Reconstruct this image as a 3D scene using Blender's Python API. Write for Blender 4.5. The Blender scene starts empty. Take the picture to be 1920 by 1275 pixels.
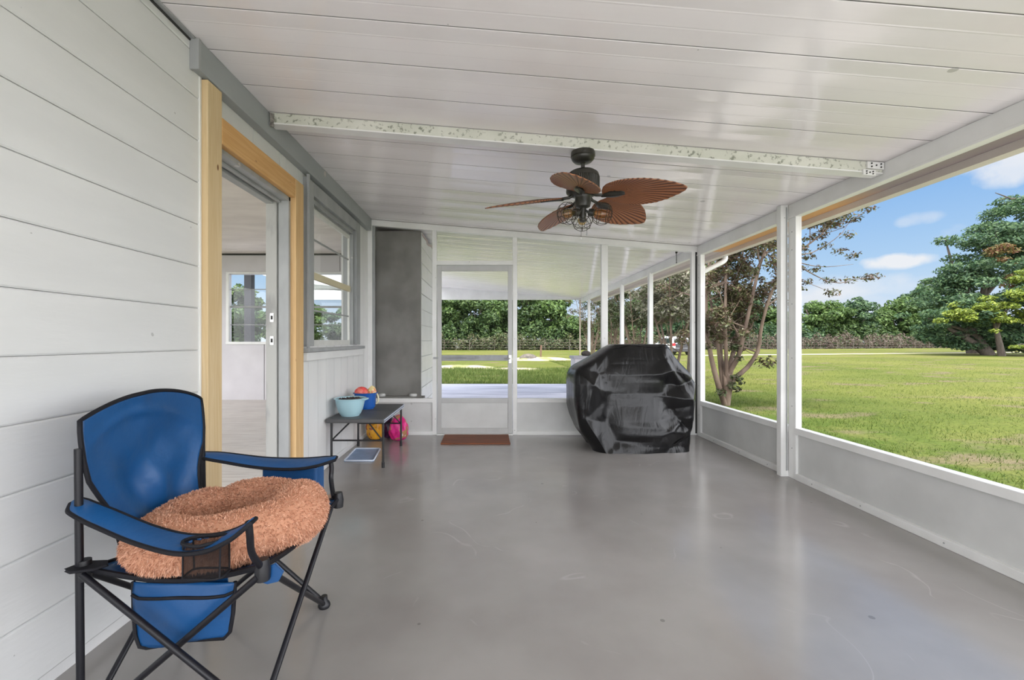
import bpy, math, random
import numpy as np
from mathutils import Vector, Matrix
random.seed(7); rng = np.random.default_rng(11)
sc = bpy.context.scene; C = sc.collection; PI = math.pi

# ---------------------------------------------------------------- camera, sky, sun, exposure
CH = 1.15; FPX = 830.0
cam = bpy.data.cameras.new('camera'); cob = bpy.data.objects.new('camera', cam); C.objects.link(cob)
cob.location = (0, 0, CH); cob.rotation_euler = (PI/2, 0, 0)
cam.sensor_width = 36; cam.lens = FPX/1920*36; cam.shift_x = 45/1920; cam.clip_start = .05; cam.clip_end = 500
sc.camera = cob
sc.view_settings.view_transform = 'Standard'; sc.view_settings.look = 'None'
sc.view_settings.gamma = 1; sc.view_settings.use_curve_mapping = False; sc.view_settings.exposure = 0.0

SKY_BACK = 5.0      # added fill: sky overhead and behind the camera brightened to light the porch
w = bpy.data.worlds.new('sky'); sc.world = w; w.use_nodes = True
nt = w.node_tree; nt.nodes.clear()
def N(nt, typ, **kw):
    n = nt.nodes.new(typ)
    for k, v in kw.items(): setattr(n, k, v)
    return n
def L(nt, a, b): nt.links.new(a, b)
def ramp(nt, fac, stops, interp='LINEAR'):
    r = N(nt, 'ShaderNodeValToRGB'); r.color_ramp.interpolation = interp
    e = r.color_ramp.elements
    while len(e) < len(stops): e.new(.5)
    for i, (p, c) in enumerate(stops):
        e[i].position = p
        if not hasattr(c, '__len__'): c = (c, c, c)
        e[i].color = tuple(c)[:3] + (1,)
    if fac is not None: L(nt, fac, r.inputs[0])
    return r.outputs[0]
def mix(nt, fac, a, b, mode='MIX'):
    m = N(nt, 'ShaderNodeMix', data_type='RGBA', blend_type=mode)
    for i, v in ((0, fac), (6, a), (7, b)):
        if hasattr(v, 'node'): L(nt, v, m.inputs[i])
        elif hasattr(v, '__len__'): m.inputs[i].default_value = tuple(v)[:3] + (1,)
        else: m.inputs[i].default_value = v if i == 0 else (v, v, v, 1)
    return m.outputs[2]
def math_(nt, op, a, b=None):
    m = N(nt, 'ShaderNodeMath', operation=op)
    for i, v in enumerate((a, b)):
        if v is None: continue
        if hasattr(v, 'node'): L(nt, v, m.inputs[i])
        else: m.inputs[i].default_value = v
    return m.outputs[0]
tc = N(nt, 'ShaderNodeTexCoord'); sep = N(nt, 'ShaderNodeSeparateXYZ'); L(nt, tc.outputs['Generated'], sep.inputs[0])
blue = ramp(nt, sep.outputs[2], [(0, (.80, .88, .97)), (.05, (.68, .81, .96)), (.13, (.46, .68, .94)), (.30, (.21, .46, .88)), (.7, (.20, .42, .80))])
mp = N(nt, 'ShaderNodeMapping'); mp.inputs['Scale'].default_value = (1, 1, 2.6); L(nt, tc.outputs['Generated'], mp.inputs[0])
nz = N(nt, 'ShaderNodeTexNoise'); nz.inputs['Scale'].default_value = 4.2; nz.inputs['Detail'].default_value = 6; L(nt, mp.outputs[0], nz.inputs[0])
cl = ramp(nt, nz.outputs[0], [(.54, 0), (.68, .85)])
skyc = mix(nt, cl, blue, (.86, .89, .94))
def puff(az_px, el_px, w_, h_, amt):
    '''a small fair-weather cloud in the given direction'''
    global skyc
    d = Vector(((az_px-915)/FPX, 1, (637-el_px)/FPX)).normalized(); side = d.cross(Vector((0, 0, 1))).normalized(); up_ = side.cross(d)
    r2 = None
    for ax_, sc_ in ((side, 1/w_), (up_, 1/h_)):
        dp = N(nt, 'ShaderNodeVectorMath', operation='DOT_PRODUCT'); L(nt, tc.outputs['Generated'], dp.inputs[0]); dp.inputs[1].default_value = tuple(ax_)
        q = math_(nt, 'POWER', math_(nt, 'ABSOLUTE', math_(nt, 'MULTIPLY', dp.outputs['Value'], sc_)), 2.0); r2 = q if r2 is None else math_(nt, 'ADD', r2, q)
    n_ = N(nt, 'ShaderNodeTexNoise'); n_.inputs['Scale'].default_value = 26; n_.inputs['Detail'].default_value = 5; L(nt, tc.outputs['Generated'], n_.inputs[0])
    f = math_(nt, 'ADD', r2, math_(nt, 'MULTIPLY', math_(nt, 'SUBTRACT', n_.outputs[0], .5), 2.2))
    skyc = mix(nt, ramp(nt, f, [(.2, amt), (1, 0)]), skyc, (.93, .94, .96))
puff(1678, 490, .050, .014, .9); puff(1905, 310, .060, .030, .75); puff(1725, 410, .030, .012, .35); puff(1640, 535, .09, .02, .4)
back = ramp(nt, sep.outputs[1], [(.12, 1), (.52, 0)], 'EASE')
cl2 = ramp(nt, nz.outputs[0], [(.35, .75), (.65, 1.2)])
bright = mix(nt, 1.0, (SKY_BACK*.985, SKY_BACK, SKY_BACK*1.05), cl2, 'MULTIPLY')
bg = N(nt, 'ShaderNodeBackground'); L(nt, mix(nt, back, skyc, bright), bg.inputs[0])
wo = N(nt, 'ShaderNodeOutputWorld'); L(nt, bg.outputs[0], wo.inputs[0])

sun = bpy.data.lights.new('sun', 'SUN'); sun.energy = 7.0; sun.angle = math.radians(12); sun.color = (1, .965, .91)
so = bpy.data.objects.new('sun', sun); C.objects.link(so); so.location = (1.5, -6, 30)
so.rotation_euler = Vector((-.05, .20, -1)).to_track_quat('-Z', 'Y').to_euler()

# ---------------------------------------------------------------- helpers
class MB:
    def __init__(s): s.v = []; s.f = []; s.m = []
    def add(s, vs, fs, m=0):
        o = len(s.v); s.v.extend([tuple(map(float, p)) for p in vs]); s.f.extend([tuple(i+o for i in f) for f in fs]); s.m.extend([m]*len(fs)); return s
    def box(s, x0, x1, y0, y1, z0, z1, m=0):
        v = [(x0,y0,z0),(x1,y0,z0),(x1,y1,z0),(x0,y1,z0),(x0,y0,z1),(x1,y0,z1),(x1,y1,z1),(x0,y1,z1)]
        return s.add(v, [(0,3,2,1),(4,5,6,7),(0,1,5,4),(1,2,6,5),(2,3,7,6),(3,0,4,7)], m)
    def hexa(s, v, m=0):
        return s.add(v, [(0,3,2,1),(4,5,6,7),(0,1,5,4),(1,2,6,5),(2,3,7,6),(3,0,4,7)], m)
    def prism(s, pts, axis, a, b, m=0):   # pts 2D polygon; axis 'x','y','z'
        def P(p, t):
            return {'x': (t, p[0], p[1]), 'y': (p[0], t, p[1]), 'z': (p[0], p[1], t)}[axis]
        n = len(pts); v = [P(p, a) for p in pts] + [P(p, b) for p in pts]
        f = [tuple(range(n)), tuple(range(2*n-1, n-1, -1))] + [(i, (i+1) % n, (i+1) % n+n, i+n) for i in range(n)]
        return s.add(v, f, m)
    def tube(s, pts, r, n=8, m=0, caps=True, closed=False):
        pts = [Vector(p) for p in pts]; k = len(pts)
        rs = r if hasattr(r, '__len__') else [r]*k
        base = len(s.v); up = None; vs = []; fs = []
        for i, p in enumerate(pts):
            if closed: t = pts[(i+1) % k]-pts[i-1]
            else: t = pts[min(i+1, k-1)]-pts[max(i-1, 0)]
            t.normalize()
            if up is None:
                up = Vector((0, 0, 1)) if abs(t.z) < .9 else Vector((1, 0, 0))
            a = t.cross(up)
            if a.length < 1e-6: a = t.cross(Vector((0, 1, .3)))
            a.normalize(); b = a.cross(t); b.normalize(); up = b
            for j in range(n):
                q = 2*PI*j/n; vs.append(p+(a*math.cos(q)+b*math.sin(q))*rs[i])
        for i in range(k if closed else k-1):
            for j in range(n):
                i2 = (i+1) % k
                fs.append((i*n+j, i*n+(j+1) % n, i2*n+(j+1) % n, i2*n+j))
        if caps and not closed: fs += [tuple(range(n-1, -1, -1)), tuple((k-1)*n+j for j in range(n))]
        return s.add(vs, fs, m)
    def lathe(s, prof, c, n=32, m=0, axis=None):
        c = Vector(c); M = Matrix.Identity(3) if axis is None else Vector(axis).to_track_quat('Z', 'Y').to_matrix()
        vs = []; fs = []; k = len(prof)
        for r, z in prof:
            for j in range(n): q = 2*PI*j/n; vs.append(c+M@Vector((r*math.cos(q), r*math.sin(q), z)))
        for i in range(k-1):
            for j in range(n): fs.append((i*n+j, i*n+(j+1) % n, (i+1)*n+(j+1) % n, (i+1)*n+j))
        if prof[0][0] > 1e-5: fs.append(tuple(range(n-1, -1, -1)))
        if prof[-1][0] > 1e-5: fs.append(tuple((k-1)*n+j for j in range(n)))
        return s.add(vs, fs, m)
    def grid(s, fn, nu, nv, m=0, cu=False):
        vs = [fn(i/(nu if cu else nu-1), j/(nv-1)) for j in range(nv) for i in range(nu)]
        fs = []
        for j in range(nv-1):
            for i in range(nu if cu else nu-1):
                i2 = (i+1) % nu; fs.append((j*nu+i, j*nu+i2, (j+1)*nu+i2, (j+1)*nu+i))
        return s.add(vs, fs, m)
    def build(s, name, mats, parent=None, bevel=0, smooth=None, solid=0, subsurf=0, seg=2):
        me = bpy.data.meshes.new(name)
        off = origin(parent)
        me.from_pydata([(x-off[0], y-off[1], z-off[2]) for x, y, z in s.v], [], s.f)
        if not isinstance(mats, (list, tuple)): mats = [mats]
        for mt in mats: me.materials.append(mt)
        if len(mats) > 1: me.polygons.foreach_set('material_index', s.m)
        o = bpy.data.objects.new(name, me); C.objects.link(o)
        if parent is not None: o.parent = parent
        if solid:
            md = o.modifiers.new('solid', 'SOLIDIFY'); md.thickness = solid; md.offset = 0
        if bevel:
            md = o.modifiers.new('bevel', 'BEVEL'); md.width = bevel; md.segments = seg; md.limit_method = 'ANGLE'; md.angle_limit = .6
        if subsurf:
            md = o.modifiers.new('sub', 'SUBSURF'); md.levels = subsurf; md.render_levels = subsurf
        if smooth is not None:
            me.polygons.foreach_set('use_smooth', [True]*len(me.polygons))
            if smooth < 3:
                me.update()
                try: me.set_sharp_from_angle(angle=smooth)
                except Exception: pass
        me.update(); return o
def origin(o):
    v = Vector((0, 0, 0))
    while o is not None: v = v+o.location; o = o.parent
    return v
def tag(o, label, cat, group=None, kind=None):
    if label: o['label'] = label
    if cat: o['category'] = cat
    if group: o['group'] = group
    if kind: o['kind'] = kind
    return o
def thing(name, loc, label, cat, group=None, rz=0):
    o = bpy.data.objects.new(name, None); C.objects.link(o); o.location = loc; o.rotation_euler = (0, 0, rz)
    o.empty_display_size = .1
    return tag(o, label, cat, group)
def struct(name, loc=(0, 0, 0), label=None):
    o = bpy.data.objects.new(name, None); C.objects.link(o); o.location = loc; o['kind'] = 'structure'
    if label: o['label'] = label
    return o
def st(o, label=None):
    o['kind'] = 'structure'
    if label: o['label'] = label
    return o
def copy_tree(o, parent=None):
    c = o.copy(); C.objects.link(c)
    if parent is not None: c.parent = parent
    for ch in list(o.children): copy_tree(ch, c)
    return c
def fastmesh(name, V, F, mats, parent=None, smooth=False, midx=None):
    V = np.asarray(V, dtype=np.float32); F = np.asarray(F, dtype=np.int32); k = F.shape[1]
    off = origin(parent); V = V-np.array(off, dtype=np.float32)
    me = bpy.data.meshes.new(name); me.vertices.add(len(V)); me.vertices.foreach_set('co', V.ravel())
    me.loops.add(F.size); me.loops.foreach_set('vertex_index', F.ravel())
    me.polygons.add(len(F)); me.polygons.foreach_set('loop_start', np.arange(0, F.size, k, dtype=np.int32))
    if not isinstance(mats, (list, tuple)): mats = [mats]
    for m in mats: me.materials.append(m)
    if midx is not None: me.polygons.foreach_set('material_index', np.asarray(midx, dtype=np.int32))
    if smooth: me.polygons.foreach_set('use_smooth', np.ones(len(F), dtype=bool))
    me.update(calc_edges=True); me.validate()
    o = bpy.data.objects.new(name, me); C.objects.link(o)
    if parent is not None: o.parent = parent
    return o

def spline(pts, n):
    """catmull-rom through pts"""
    P = [np.array(p, float) for p in pts]; P = [2*P[0]-P[1]]+P+[2*P[-1]-P[-2]]
    out = []; k = len(P)-3
    for i in range(n):
        t = i/(n-1)*k; s = min(int(t), k-1); t -= s
        a, b, c, d = P[s:s+4]
        out.append(tuple(.5*((2*b)+(-a+c)*t+(2*a-5*b+4*c-d)*t*t+(-a+3*b-3*c+d)*t**3)))
    return out

def specks(t, coord, scale, r=.16, keep=.25, warp=.35):
    '''small irregular marks: factor 1 inside a mark'''
    n = N(t, 'ShaderNodeTexNoise'); n.inputs['Scale'].default_value = scale*2.2; n.inputs['Detail'].default_value = 2; L(t, coord, n.inputs[0])
    m = mix(t, warp/scale, coord, n.outputs['Color'], 'ADD') if False else None
    v = N(t, 'ShaderNodeTexVoronoi'); v.inputs['Scale'].default_value = scale; L(t, coord, v.inputs[0])
    d = math_(t, 'ADD', v.outputs['Distance'], math_(t, 'MULTIPLY', math_(t, 'SUBTRACT', n.outputs[0], .5), warp))
    s_ = N(t, 'ShaderNodeSeparateColor'); L(t, v.outputs['Color'], s_.inputs[0])
    rr = math_(t, 'MULTIPLY', s_.outputs[1], r)
    return math_(t, 'MULTIPLY', math_(t, 'LESS_THAN', d, rr), math_(t, 'LESS_THAN', s_.outputs[0], keep))
def mat(name, col, rough=.6, metal=0, col2=None, nscale=6, stretch=(1, 1, 1), detail=4, lo=.35, hi=.65,
        bump=0, bscale=40, spots=None, spot_scale=30, spot_at=.68, spec=None, coat=0, trans=0, rvar=0, bstretch=None, coatr=.1):
    m = bpy.data.materials.new(name); m.use_nodes = True; t = m.node_tree; b = t.nodes['Principled BSDF']
    b.inputs['Roughness'].default_value = rough; b.inputs['Metallic'].default_value = metal
    if spec is not None: b.inputs['Specular IOR Level'].default_value = spec
    if coat: b.inputs['Coat Weight'].default_value = coat; b.inputs['Coat Roughness'].default_value = coatr
    tcn = N(t, 'ShaderNodeTexCoord'); mpn = N(t, 'ShaderNodeMapping'); mpn.inputs['Scale'].default_value = stretch
    L(t, tcn.outputs['Object'], mpn.inputs[0])
    c = tuple(col)+(1,)
    out = None
    if col2 is not None:
        n = N(t, 'ShaderNodeTexNoise'); n.inputs['Scale'].default_value = nscale; n.inputs['Detail'].default_value = detail
        L(t, mpn.outputs[0], n.inputs[0])
        out = ramp(t, n.outputs[0], [(lo, col), (hi, col2)])
        if rvar: L(t, ramp(t, n.outputs[0], [(lo, rough-rvar), (hi, rough+rvar)]), b.inputs['Roughness'])
    if spots is not None:
        f = specks(t, tcn.outputs['Object'], spot_scale*.4, keep=max(.06, (.78-spot_at)*2.2))
        f = math_(t, 'MULTIPLY', f, .6)
        out = mix(t, f, out if out is not None else c, spots)
    if out is not None: L(t, out, b.inputs['Base Color'])
    else: b.inputs['Base Color'].default_value = c
    if bump:
        n = N(t, 'ShaderNodeTexNoise'); n.inputs['Scale'].default_value = bscale; n.inputs['Detail'].default_value = 5
        if bstretch:
            m3 = N(t, 'ShaderNodeMapping'); m3.inputs['Scale'].default_value = bstretch; L(t, tcn.outputs['Object'], m3.inputs[0]); L(t, m3.outputs[0], n.inputs[0])
        else: L(t, mpn.outputs[0], n.inputs[0])
        bp = N(t, 'ShaderNodeBump'); bp.inputs['Strength'].default_value = 1; bp.inputs['Distance'].default_value = bump
        L(t, n.outputs[0], bp.inputs['Height']); L(t, bp.outputs[0], b.inputs['Normal'])
    return m

def see_through(name, col, alpha, rough=.1, gloss=0.0):
    """transparent sheet that keeps 1-alpha of the light (screen cloth, glass)"""
    m = bpy.data.materials.new(name); m.use_nodes = True; t = m.node_tree; t.nodes.clear()
    tr = N(t, 'ShaderNodeBsdfTransparent'); o = N(t, 'ShaderNodeOutputMaterial'); mx = N(t, 'ShaderNodeMixShader')
    if gloss:
        g = N(t, 'ShaderNodeBsdfGlossy'); g.inputs['Roughness'].default_value = rough; lw = N(t, 'ShaderNodeLayerWeight'); lw.inputs[0].default_value = .5; fz = math_(t, 'ADD', math_(t, 'MULTIPLY', math_(t, 'POWER', lw.outputs[1], 5), .9), .045)
        tr.inputs[0].default_value = tuple(1-alpha*(1-c) for c in col)+(1,)
        L(t, math_(t, 'MULTIPLY', fz, gloss), mx.inputs[0]); L(t, tr.outputs[0], mx.inputs[1]); L(t, g.outputs[0], mx.inputs[2])
    else:
        d = N(t, 'ShaderNodeBsdfDiffuse'); d.inputs[0].default_value = tuple(col)+(1,); mx.inputs[0].default_value = alpha
        L(t, tr.outputs[0], mx.inputs[1]); L(t, d.outputs[0], mx.inputs[2])
    L(t, mx.outputs[0], o.inputs[0]); return m

def leafmat(name, cols, trans=.35, rough=.55):
    m = bpy.data.materials.new(name); m.use_nodes = True; t = m.node_tree; t.nodes.clear()
    g = N(t, 'ShaderNodeNewGeometry'); n = len(cols)
    c = ramp(t, g.outputs['Random Per Island'], [(i/(n-1), cc) for i, cc in enumerate(cols)])
    d = N(t, 'ShaderNodeBsdfPrincipled'); d.inputs['Roughness'].default_value = rough; d.inputs['Specular IOR Level'].default_value = .3
    L(t, c, d.inputs['Base Color'])
    tl = N(t, 'ShaderNodeBsdfTranslucent'); L(t, c, tl.inputs[0]); mx = N(t, 'ShaderNodeMixShader'); mx.inputs[0].default_value = trans
    L(t, d.outputs[0], mx.inputs[1]); L(t, tl.outputs[0], mx.inputs[2]); o = N(t, 'ShaderNodeOutputMaterial'); L(t, mx.outputs[0], o.inputs[0])
    return m

# ---------------------------------------------------------------- materials
M = {}
M['white'] = mat('white_paint', (.80, .80, .785), .35, col2=(.74, .74, .72), nscale=5, bump=.0004, bscale=60, spots=(.35, .34, .31), spot_scale=55, spot_at=.74)
M['siding'] = mat('siding_paint', (.70, .705, .695), .42, col2=(.65, .655, .645), nscale=3, stretch=(1, .5, 2), bump=.0008, bscale=30, spots=(.30, .30, .29), spot_scale=38, spot_at=.76)
M['panelw'] = mat('wall_panel_paint', (.74, .74, .725), .45, col2=(.69, .69, .68), nscale=4, stretch=(1, 1, .3), bump=.0006, bscale=50)
M['grey'] = mat('grey_trim_paint', (.36, .37, .37), .45, col2=(.30, .31, .31), nscale=8, stretch=(1, 1, .5), spots=(.62, .60, .57), spot_scale=20, spot_at=.74, bump=.0005)
M['greyledger'] = mat('grey_ledger_paint', (.34, .36, .36), .4, col2=(.29, .31, .31), nscale=5, stretch=(1, .4, 1), spots=(.60, .55, .5), spot_scale=9, spot_at=.73)
M['kick'] = mat('kick_panel_paint', (.62, .625, .61), .5, col2=(.56, .565, .55), nscale=4, spots=(.33, .33, .31), spot_scale=24, spot_at=.74)
M['black'] = mat('black_metal', (.008, .008, .010), .4, col2=(.014, .014, .015), nscale=20)
M['dark'] = mat('dark_gap', (.03, .03, .028), .8)
M['chrome'] = mat('worn_metal', (.55, .55, .53), .35, .9)
M['plastic_black'] = mat('black_plastic', (.008, .008, .010), .45, bump=.0003, bscale=80)
M['stucco'] = mat('grey_stucco', (.29, .28, .262), .9, col2=(.20, .192, .178), nscale=2.2, lo=.38, hi=.62, bump=.003, bscale=18, spots=(.25, .245, .23), spot_scale=2.1, spot_at=.58)
M['screen'] = see_through('screen_mesh', (.10, .10, .10), .05)
M['glass'] = see_through('window_glass', (.93, .95, .95), 1.0, .02, 1.0)
M['mesh'] = see_through('black_net', (.02, .018, .018), .62)
def wood(name, c1, c2, c3, sc_=(10, 10, .5)):
    m = bpy.data.materials.new(name); m.use_nodes = True; t = m.node_tree; b = t.nodes['Principled BSDF']; b.inputs['Roughness'].default_value = .6
    tcn = N(t, 'ShaderNodeTexCoord'); mpn = N(t, 'ShaderNodeMapping'); mpn.inputs['Scale'].default_value = sc_; L(t, tcn.outputs['Object'], mpn.inputs[0])
    n1 = N(t, 'ShaderNodeTexNoise'); n1.inputs['Scale'].default_value = 3; n1.inputs['Detail'].default_value = 5; n1.inputs['Distortion'].default_value = .6; L(t, mpn.outputs[0], n1.inputs[0])
    base = ramp(t, n1.outputs[0], [(.3, c1), (.5, c2), (.62, c1), (.75, c2)])
    m2 = N(t, 'ShaderNodeMapping'); m2.inputs['Scale'].default_value = tuple(.12*s+.9 for s in sc_); L(t, tcn.outputs['Object'], m2.inputs[0])
    v = N(t, 'ShaderNodeTexVoronoi'); v.inputs['Scale'].default_value = 3.2; L(t, m2.outputs[0], v.inputs[0])
    k = ramp(t, v.outputs['Distance'], [(.035, 1), (.06, 0)])
    L(t, mix(t, k, base, c3), b.inputs['Base Color']); return m
M['pine'] = wood('pale_pine', (.66, .51, .30), (.60, .44, .235), (.20, .09, .03))
M['pine_h'] = wood('orange_pine', (.70, .42, .175), (.62, .34, .12), (.25, .10, .03), (10, .5, 10))
M['pine_r'] = wood('warm_pine', (.66, .45, .22), (.60, .38, .17), (.25, .10, .04))

def ceiling_mat():
    m = bpy.data.materials.new('ceiling_aluminium_paint'); m.use_nodes = True; t = m.node_tree; b = t.nodes['Principled BSDF']
    tcn = N(t, 'ShaderNodeTexCoord'); n = N(t, 'ShaderNodeTexNoise'); n.inputs['Scale'].default_value = 1.3; n.inputs['Detail'].default_value = 5; L(t, tcn.outputs['Object'], n.inputs[0])
    c = ramp(t, n.outputs[0], [(.35, (.83, .79, .785)), (.65, (.89, .86, .855))])
    c = mix(t, math_(t, 'MULTIPLY', specks(t, tcn.outputs['Object'], 5.5, .12, .16, .12), .55), c, (.34, .33, .31))
    L(t, c, b.inputs['Base Color']); b.inputs['Roughness'].default_value = .12
    b.inputs['Specular IOR Level'].default_value = .6
    m3 = N(t, 'ShaderNodeMapping'); m3.inputs['Scale'].default_value = (.5, 6, 1); L(t, tcn.outputs['Object'], m3.inputs[0])
    n3 = N(t, 'ShaderNodeTexNoise'); n3.inputs['Scale'].default_value = 3; n3.inputs['Detail'].default_value = 2; L(t, m3.outputs[0], n3.inputs[0])
    bp = N(t, 'ShaderNodeBump'); bp.inputs['Distance'].default_value = .0015; bp.inputs['Strength'].default_value = .5; L(t, n3.outputs[0], bp.inputs['Height']); L(t, bp.outputs[0], b.inputs['Normal'])
    return m
M['ceil'] = ceiling_mat()
def floor_mat():
    m = bpy.data.materials.new('grey_painted_concrete'); m.use_nodes = True; t = m.node_tree; b = t.nodes['Principled BSDF']
    tcn = N(t, 'ShaderNodeTexCoord')
    n = N(t, 'ShaderNodeTexNoise'); n.inputs['Scale'].default_value = 1.2; n.inputs['Detail'].default_value = 9; L(t, tcn.outputs['Object'], n.inputs[0])
    c = ramp(t, n.outputs[0], [(.32, (.250, .230, .218)), (.5, (.292, .276, .262)), (.66, (.33, .311, .297))])
    O = tcn.outputs['Object']
    c = mix(t, math_(t, 'MULTIPLY', specks(t, O, 7, .10, .22, .10), .6), c, (.13, .12, .11))
    n4 = N(t, 'ShaderNodeTexNoise'); n4.inputs['Scale'].default_value = 1.7; n4.inputs['Detail'].default_value = 2; n4.inputs['Distortion'].default_value = .8; L(t, O, n4.inputs[0])
    n5 = N(t, 'ShaderNodeTexNoise'); n5.inputs['Scale'].default_value = 2.6; n5.inputs['Detail'].default_value = 4; L(t, O, n5.inputs[0])
    line = ramp(t, n4.outputs[0], [(.492, 0), (.499, .32), (.501, .32), (.508, 0)])
    c = mix(t, math_(t, 'MULTIPLY', line, ramp(t, n5.outputs[0], [(.55, 0), (.62, 1)])), c, (.46, .44, .42))
    L(t, c, b.inputs['Base Color'])
    n3 = N(t, 'ShaderNodeTexNoise'); n3.inputs['Scale'].default_value = 3; n3.inputs['Detail'].default_value = 4; L(t, tcn.outputs['Object'], n3.inputs[0])
    b.inputs['Roughness'].default_value = .19; b.inputs['Specular IOR Level'].default_value = 1.0
    bp = N(t, 'ShaderNodeBump'); bp.inputs['Distance'].default_value = .0012; bp.inputs['Strength'].default_value = .25; L(t, n3.outputs[0], bp.inputs['Height']); L(t, bp.outputs[0], b.inputs['Normal'])
    return m
M['floor'] = floor_mat()

# ---------------------------------------------------------------- porch shell
WL = -1.46; XR = 2.53; YE = 5.36
def cz(x): return 2.615-.0822*(x-WL)
st(MB().box(WL-.12, 2.62, -1.6, YE+.06, -.12, 0).build('floor', M['floor']), 'grey painted concrete porch floor')
pat = mat('lavender_grey_patio_concrete', (.46, .45, .52), .5, col2=(.72, .70, .77), nscale=1.2, stretch=(.6, 3, 1), bump=.002, bscale=30)
st(MB().box(-6, 2.62, YE+.06, 12.2, -.20, -.06).build('patio_floor', pat), 'lavender grey concrete patio slab beyond the screen door')

# ceiling: interlocking aluminium pans running across the porch
def build_ceiling():
    rp = np.random.default_rng(4); P = .3048; y = 2.22-P*13
    prof = []; slot = []
    while y < 12.2:
        for k in range(3):
            a = y+k*P/3; b = a+P/3
            g = .004 if k == 0 else .003
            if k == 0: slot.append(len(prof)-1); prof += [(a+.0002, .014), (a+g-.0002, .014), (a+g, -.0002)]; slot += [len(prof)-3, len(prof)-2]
            else: prof.append((a+g, -.0002))
            tz = (.0009, -.0011, .0001)[k]+rp.normal(0, .0003)
            for q in (.04, .35, .65, .96): prof.append((a+g+(b-a-g)*q, -.0004-.00025*math.sin(PI*q)+tz*(q-.5)*2))
            prof.append((b-.0008, 0.0))
        y += P
    xs = np.linspace(WL-.02, 2.88, 12)
    mb = MB(); n = len(prof)
    vs = [(x, p[0], cz(x)+p[1]) for x in xs for p in prof]
    fs = [(i*n+j, i*n+j+1, (i+1)*n+j+1, (i+1)*n+j) for i in range(len(xs)-1) for j in range(n-1)]
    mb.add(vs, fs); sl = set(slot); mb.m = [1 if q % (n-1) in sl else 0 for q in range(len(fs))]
    y0, y1 = prof[0][0], prof[-1][0]
    mb.hexa([(WL-.02, y0, cz(WL-.02)+.02), (2.88, y0, cz(2.88)+.02), (2.88, y1, cz(2.88)+.02), (WL-.02, y1, cz(WL-.02)+.02),
             (WL-.02, y0, cz(WL-.02)+.09), (2.88, y0, cz(2.88)+.09), (2.88, y1, cz(2.88)+.09), (WL-.02, y1, cz(WL-.02)+.09)])
    return st(mb.build('ceiling', [M['ceil'], mat('seam_shadow_grime', (.24, .23, .22), .9)]), 'white ribbed aluminium pan ceiling')  # seam slots coloured dark for the interlock shadow as well as dirt
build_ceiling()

# left wall of the house
wl = struct('wall_left', label='white house wall with lap siding, a doorway and a window')
D0, D1, DZ0, DZ1 = 2.333, 3.228, .10, 2.187
W0, W1, WZ0, WZ1 = 3.63, 4.80, 1.10, 2.33
TX = WL-.13
mb = MB()
for (a, b, z0, z1) in ((-1.6, D0, -.1, 2.75), (D0, D1, DZ1, 2.75), (D0, D1, -.1, DZ0-.02), (D1, W0, -.1, 2.75), (W0, W1, -.1, WZ0), (W0, W1, WZ1, 2.75), (W1, 7.9, -.1, 2.75)):
    mb.box(TX, WL-.008, a, b, z0, z1)
mb.build('wall_core', M['panelw'], wl)
mb = MB()   # horizontal boards
for k in range(-5, 8):
    z0 = 1.10+.208*k; z1 = min(z0+.208, 2.60)
    z0 = max(z0, .0)
    if z0 >= 2.6: break
    X0, X1 = WL-.01, -1.437
    mb.add([(X0, -1.6, z0+.001), (X1-.004, -1.6, z0+.001), (X1, -1.6, z0+.007), (X1, -1.6, z1-.006), (X1-.006, -1.6, z1-.0005), (X0, -1.6, z1-.0005)] +
           [(X0, 2.2, z0+.001), (X1-.004, 2.2, z0+.001), (X1, 2.2, z0+.007), (X1, 2.2, z1-.006), (X1-.006, 2.2, z1-.0005), (X0, 2.2, z1-.0005)],
           [(0, 1, 2, 3, 4, 5), (11, 10, 9, 8, 7, 6)]+[(i, i+6, (i+1) % 6+6, (i+1) % 6) for i in range(6)])
mb.build('siding', M['siding'], wl)
MB().box(WL-.008, -1.432, 2.200, 2.212, 0, 2.46).build('siding_edge', M['white'], wl)
mb = MB()   # vertical groove panels
def planks(y0, y1, z0, z1, sp=.2, ph=3.40):
    y = ph+sp*math.floor((y0-ph)/sp)
    while y < y1:
        a, b = max(y+.003, y0), min(y+sp-.003, y1)
        if b-a > .004: mb.box(WL-.009, WL, a, b, z0, z1)
        y += sp
planks(D1+.02, W0, 0, 2.6); planks(W0, W1, 0, WZ0); planks(W0, W1, WZ1, 2.6); planks(W1, 5.36, 0, 2.6)
planks(D0, 3.10, DZ1, 2.6, .40, 2.35); planks(3.11, D1+.02, DZ1, 2.6)
planks(5.36, 5.6, 0, 2.6); planks(6.85, 7.9, -.06, 2.6)
mb.build('grooved_panel', M['panelw'], wl)
MB().box(WL-.01, WL+.012, D1+.15, 5.30, 0, .05).build('base_strip', M['panelw'], wl, bevel=.003)

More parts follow.
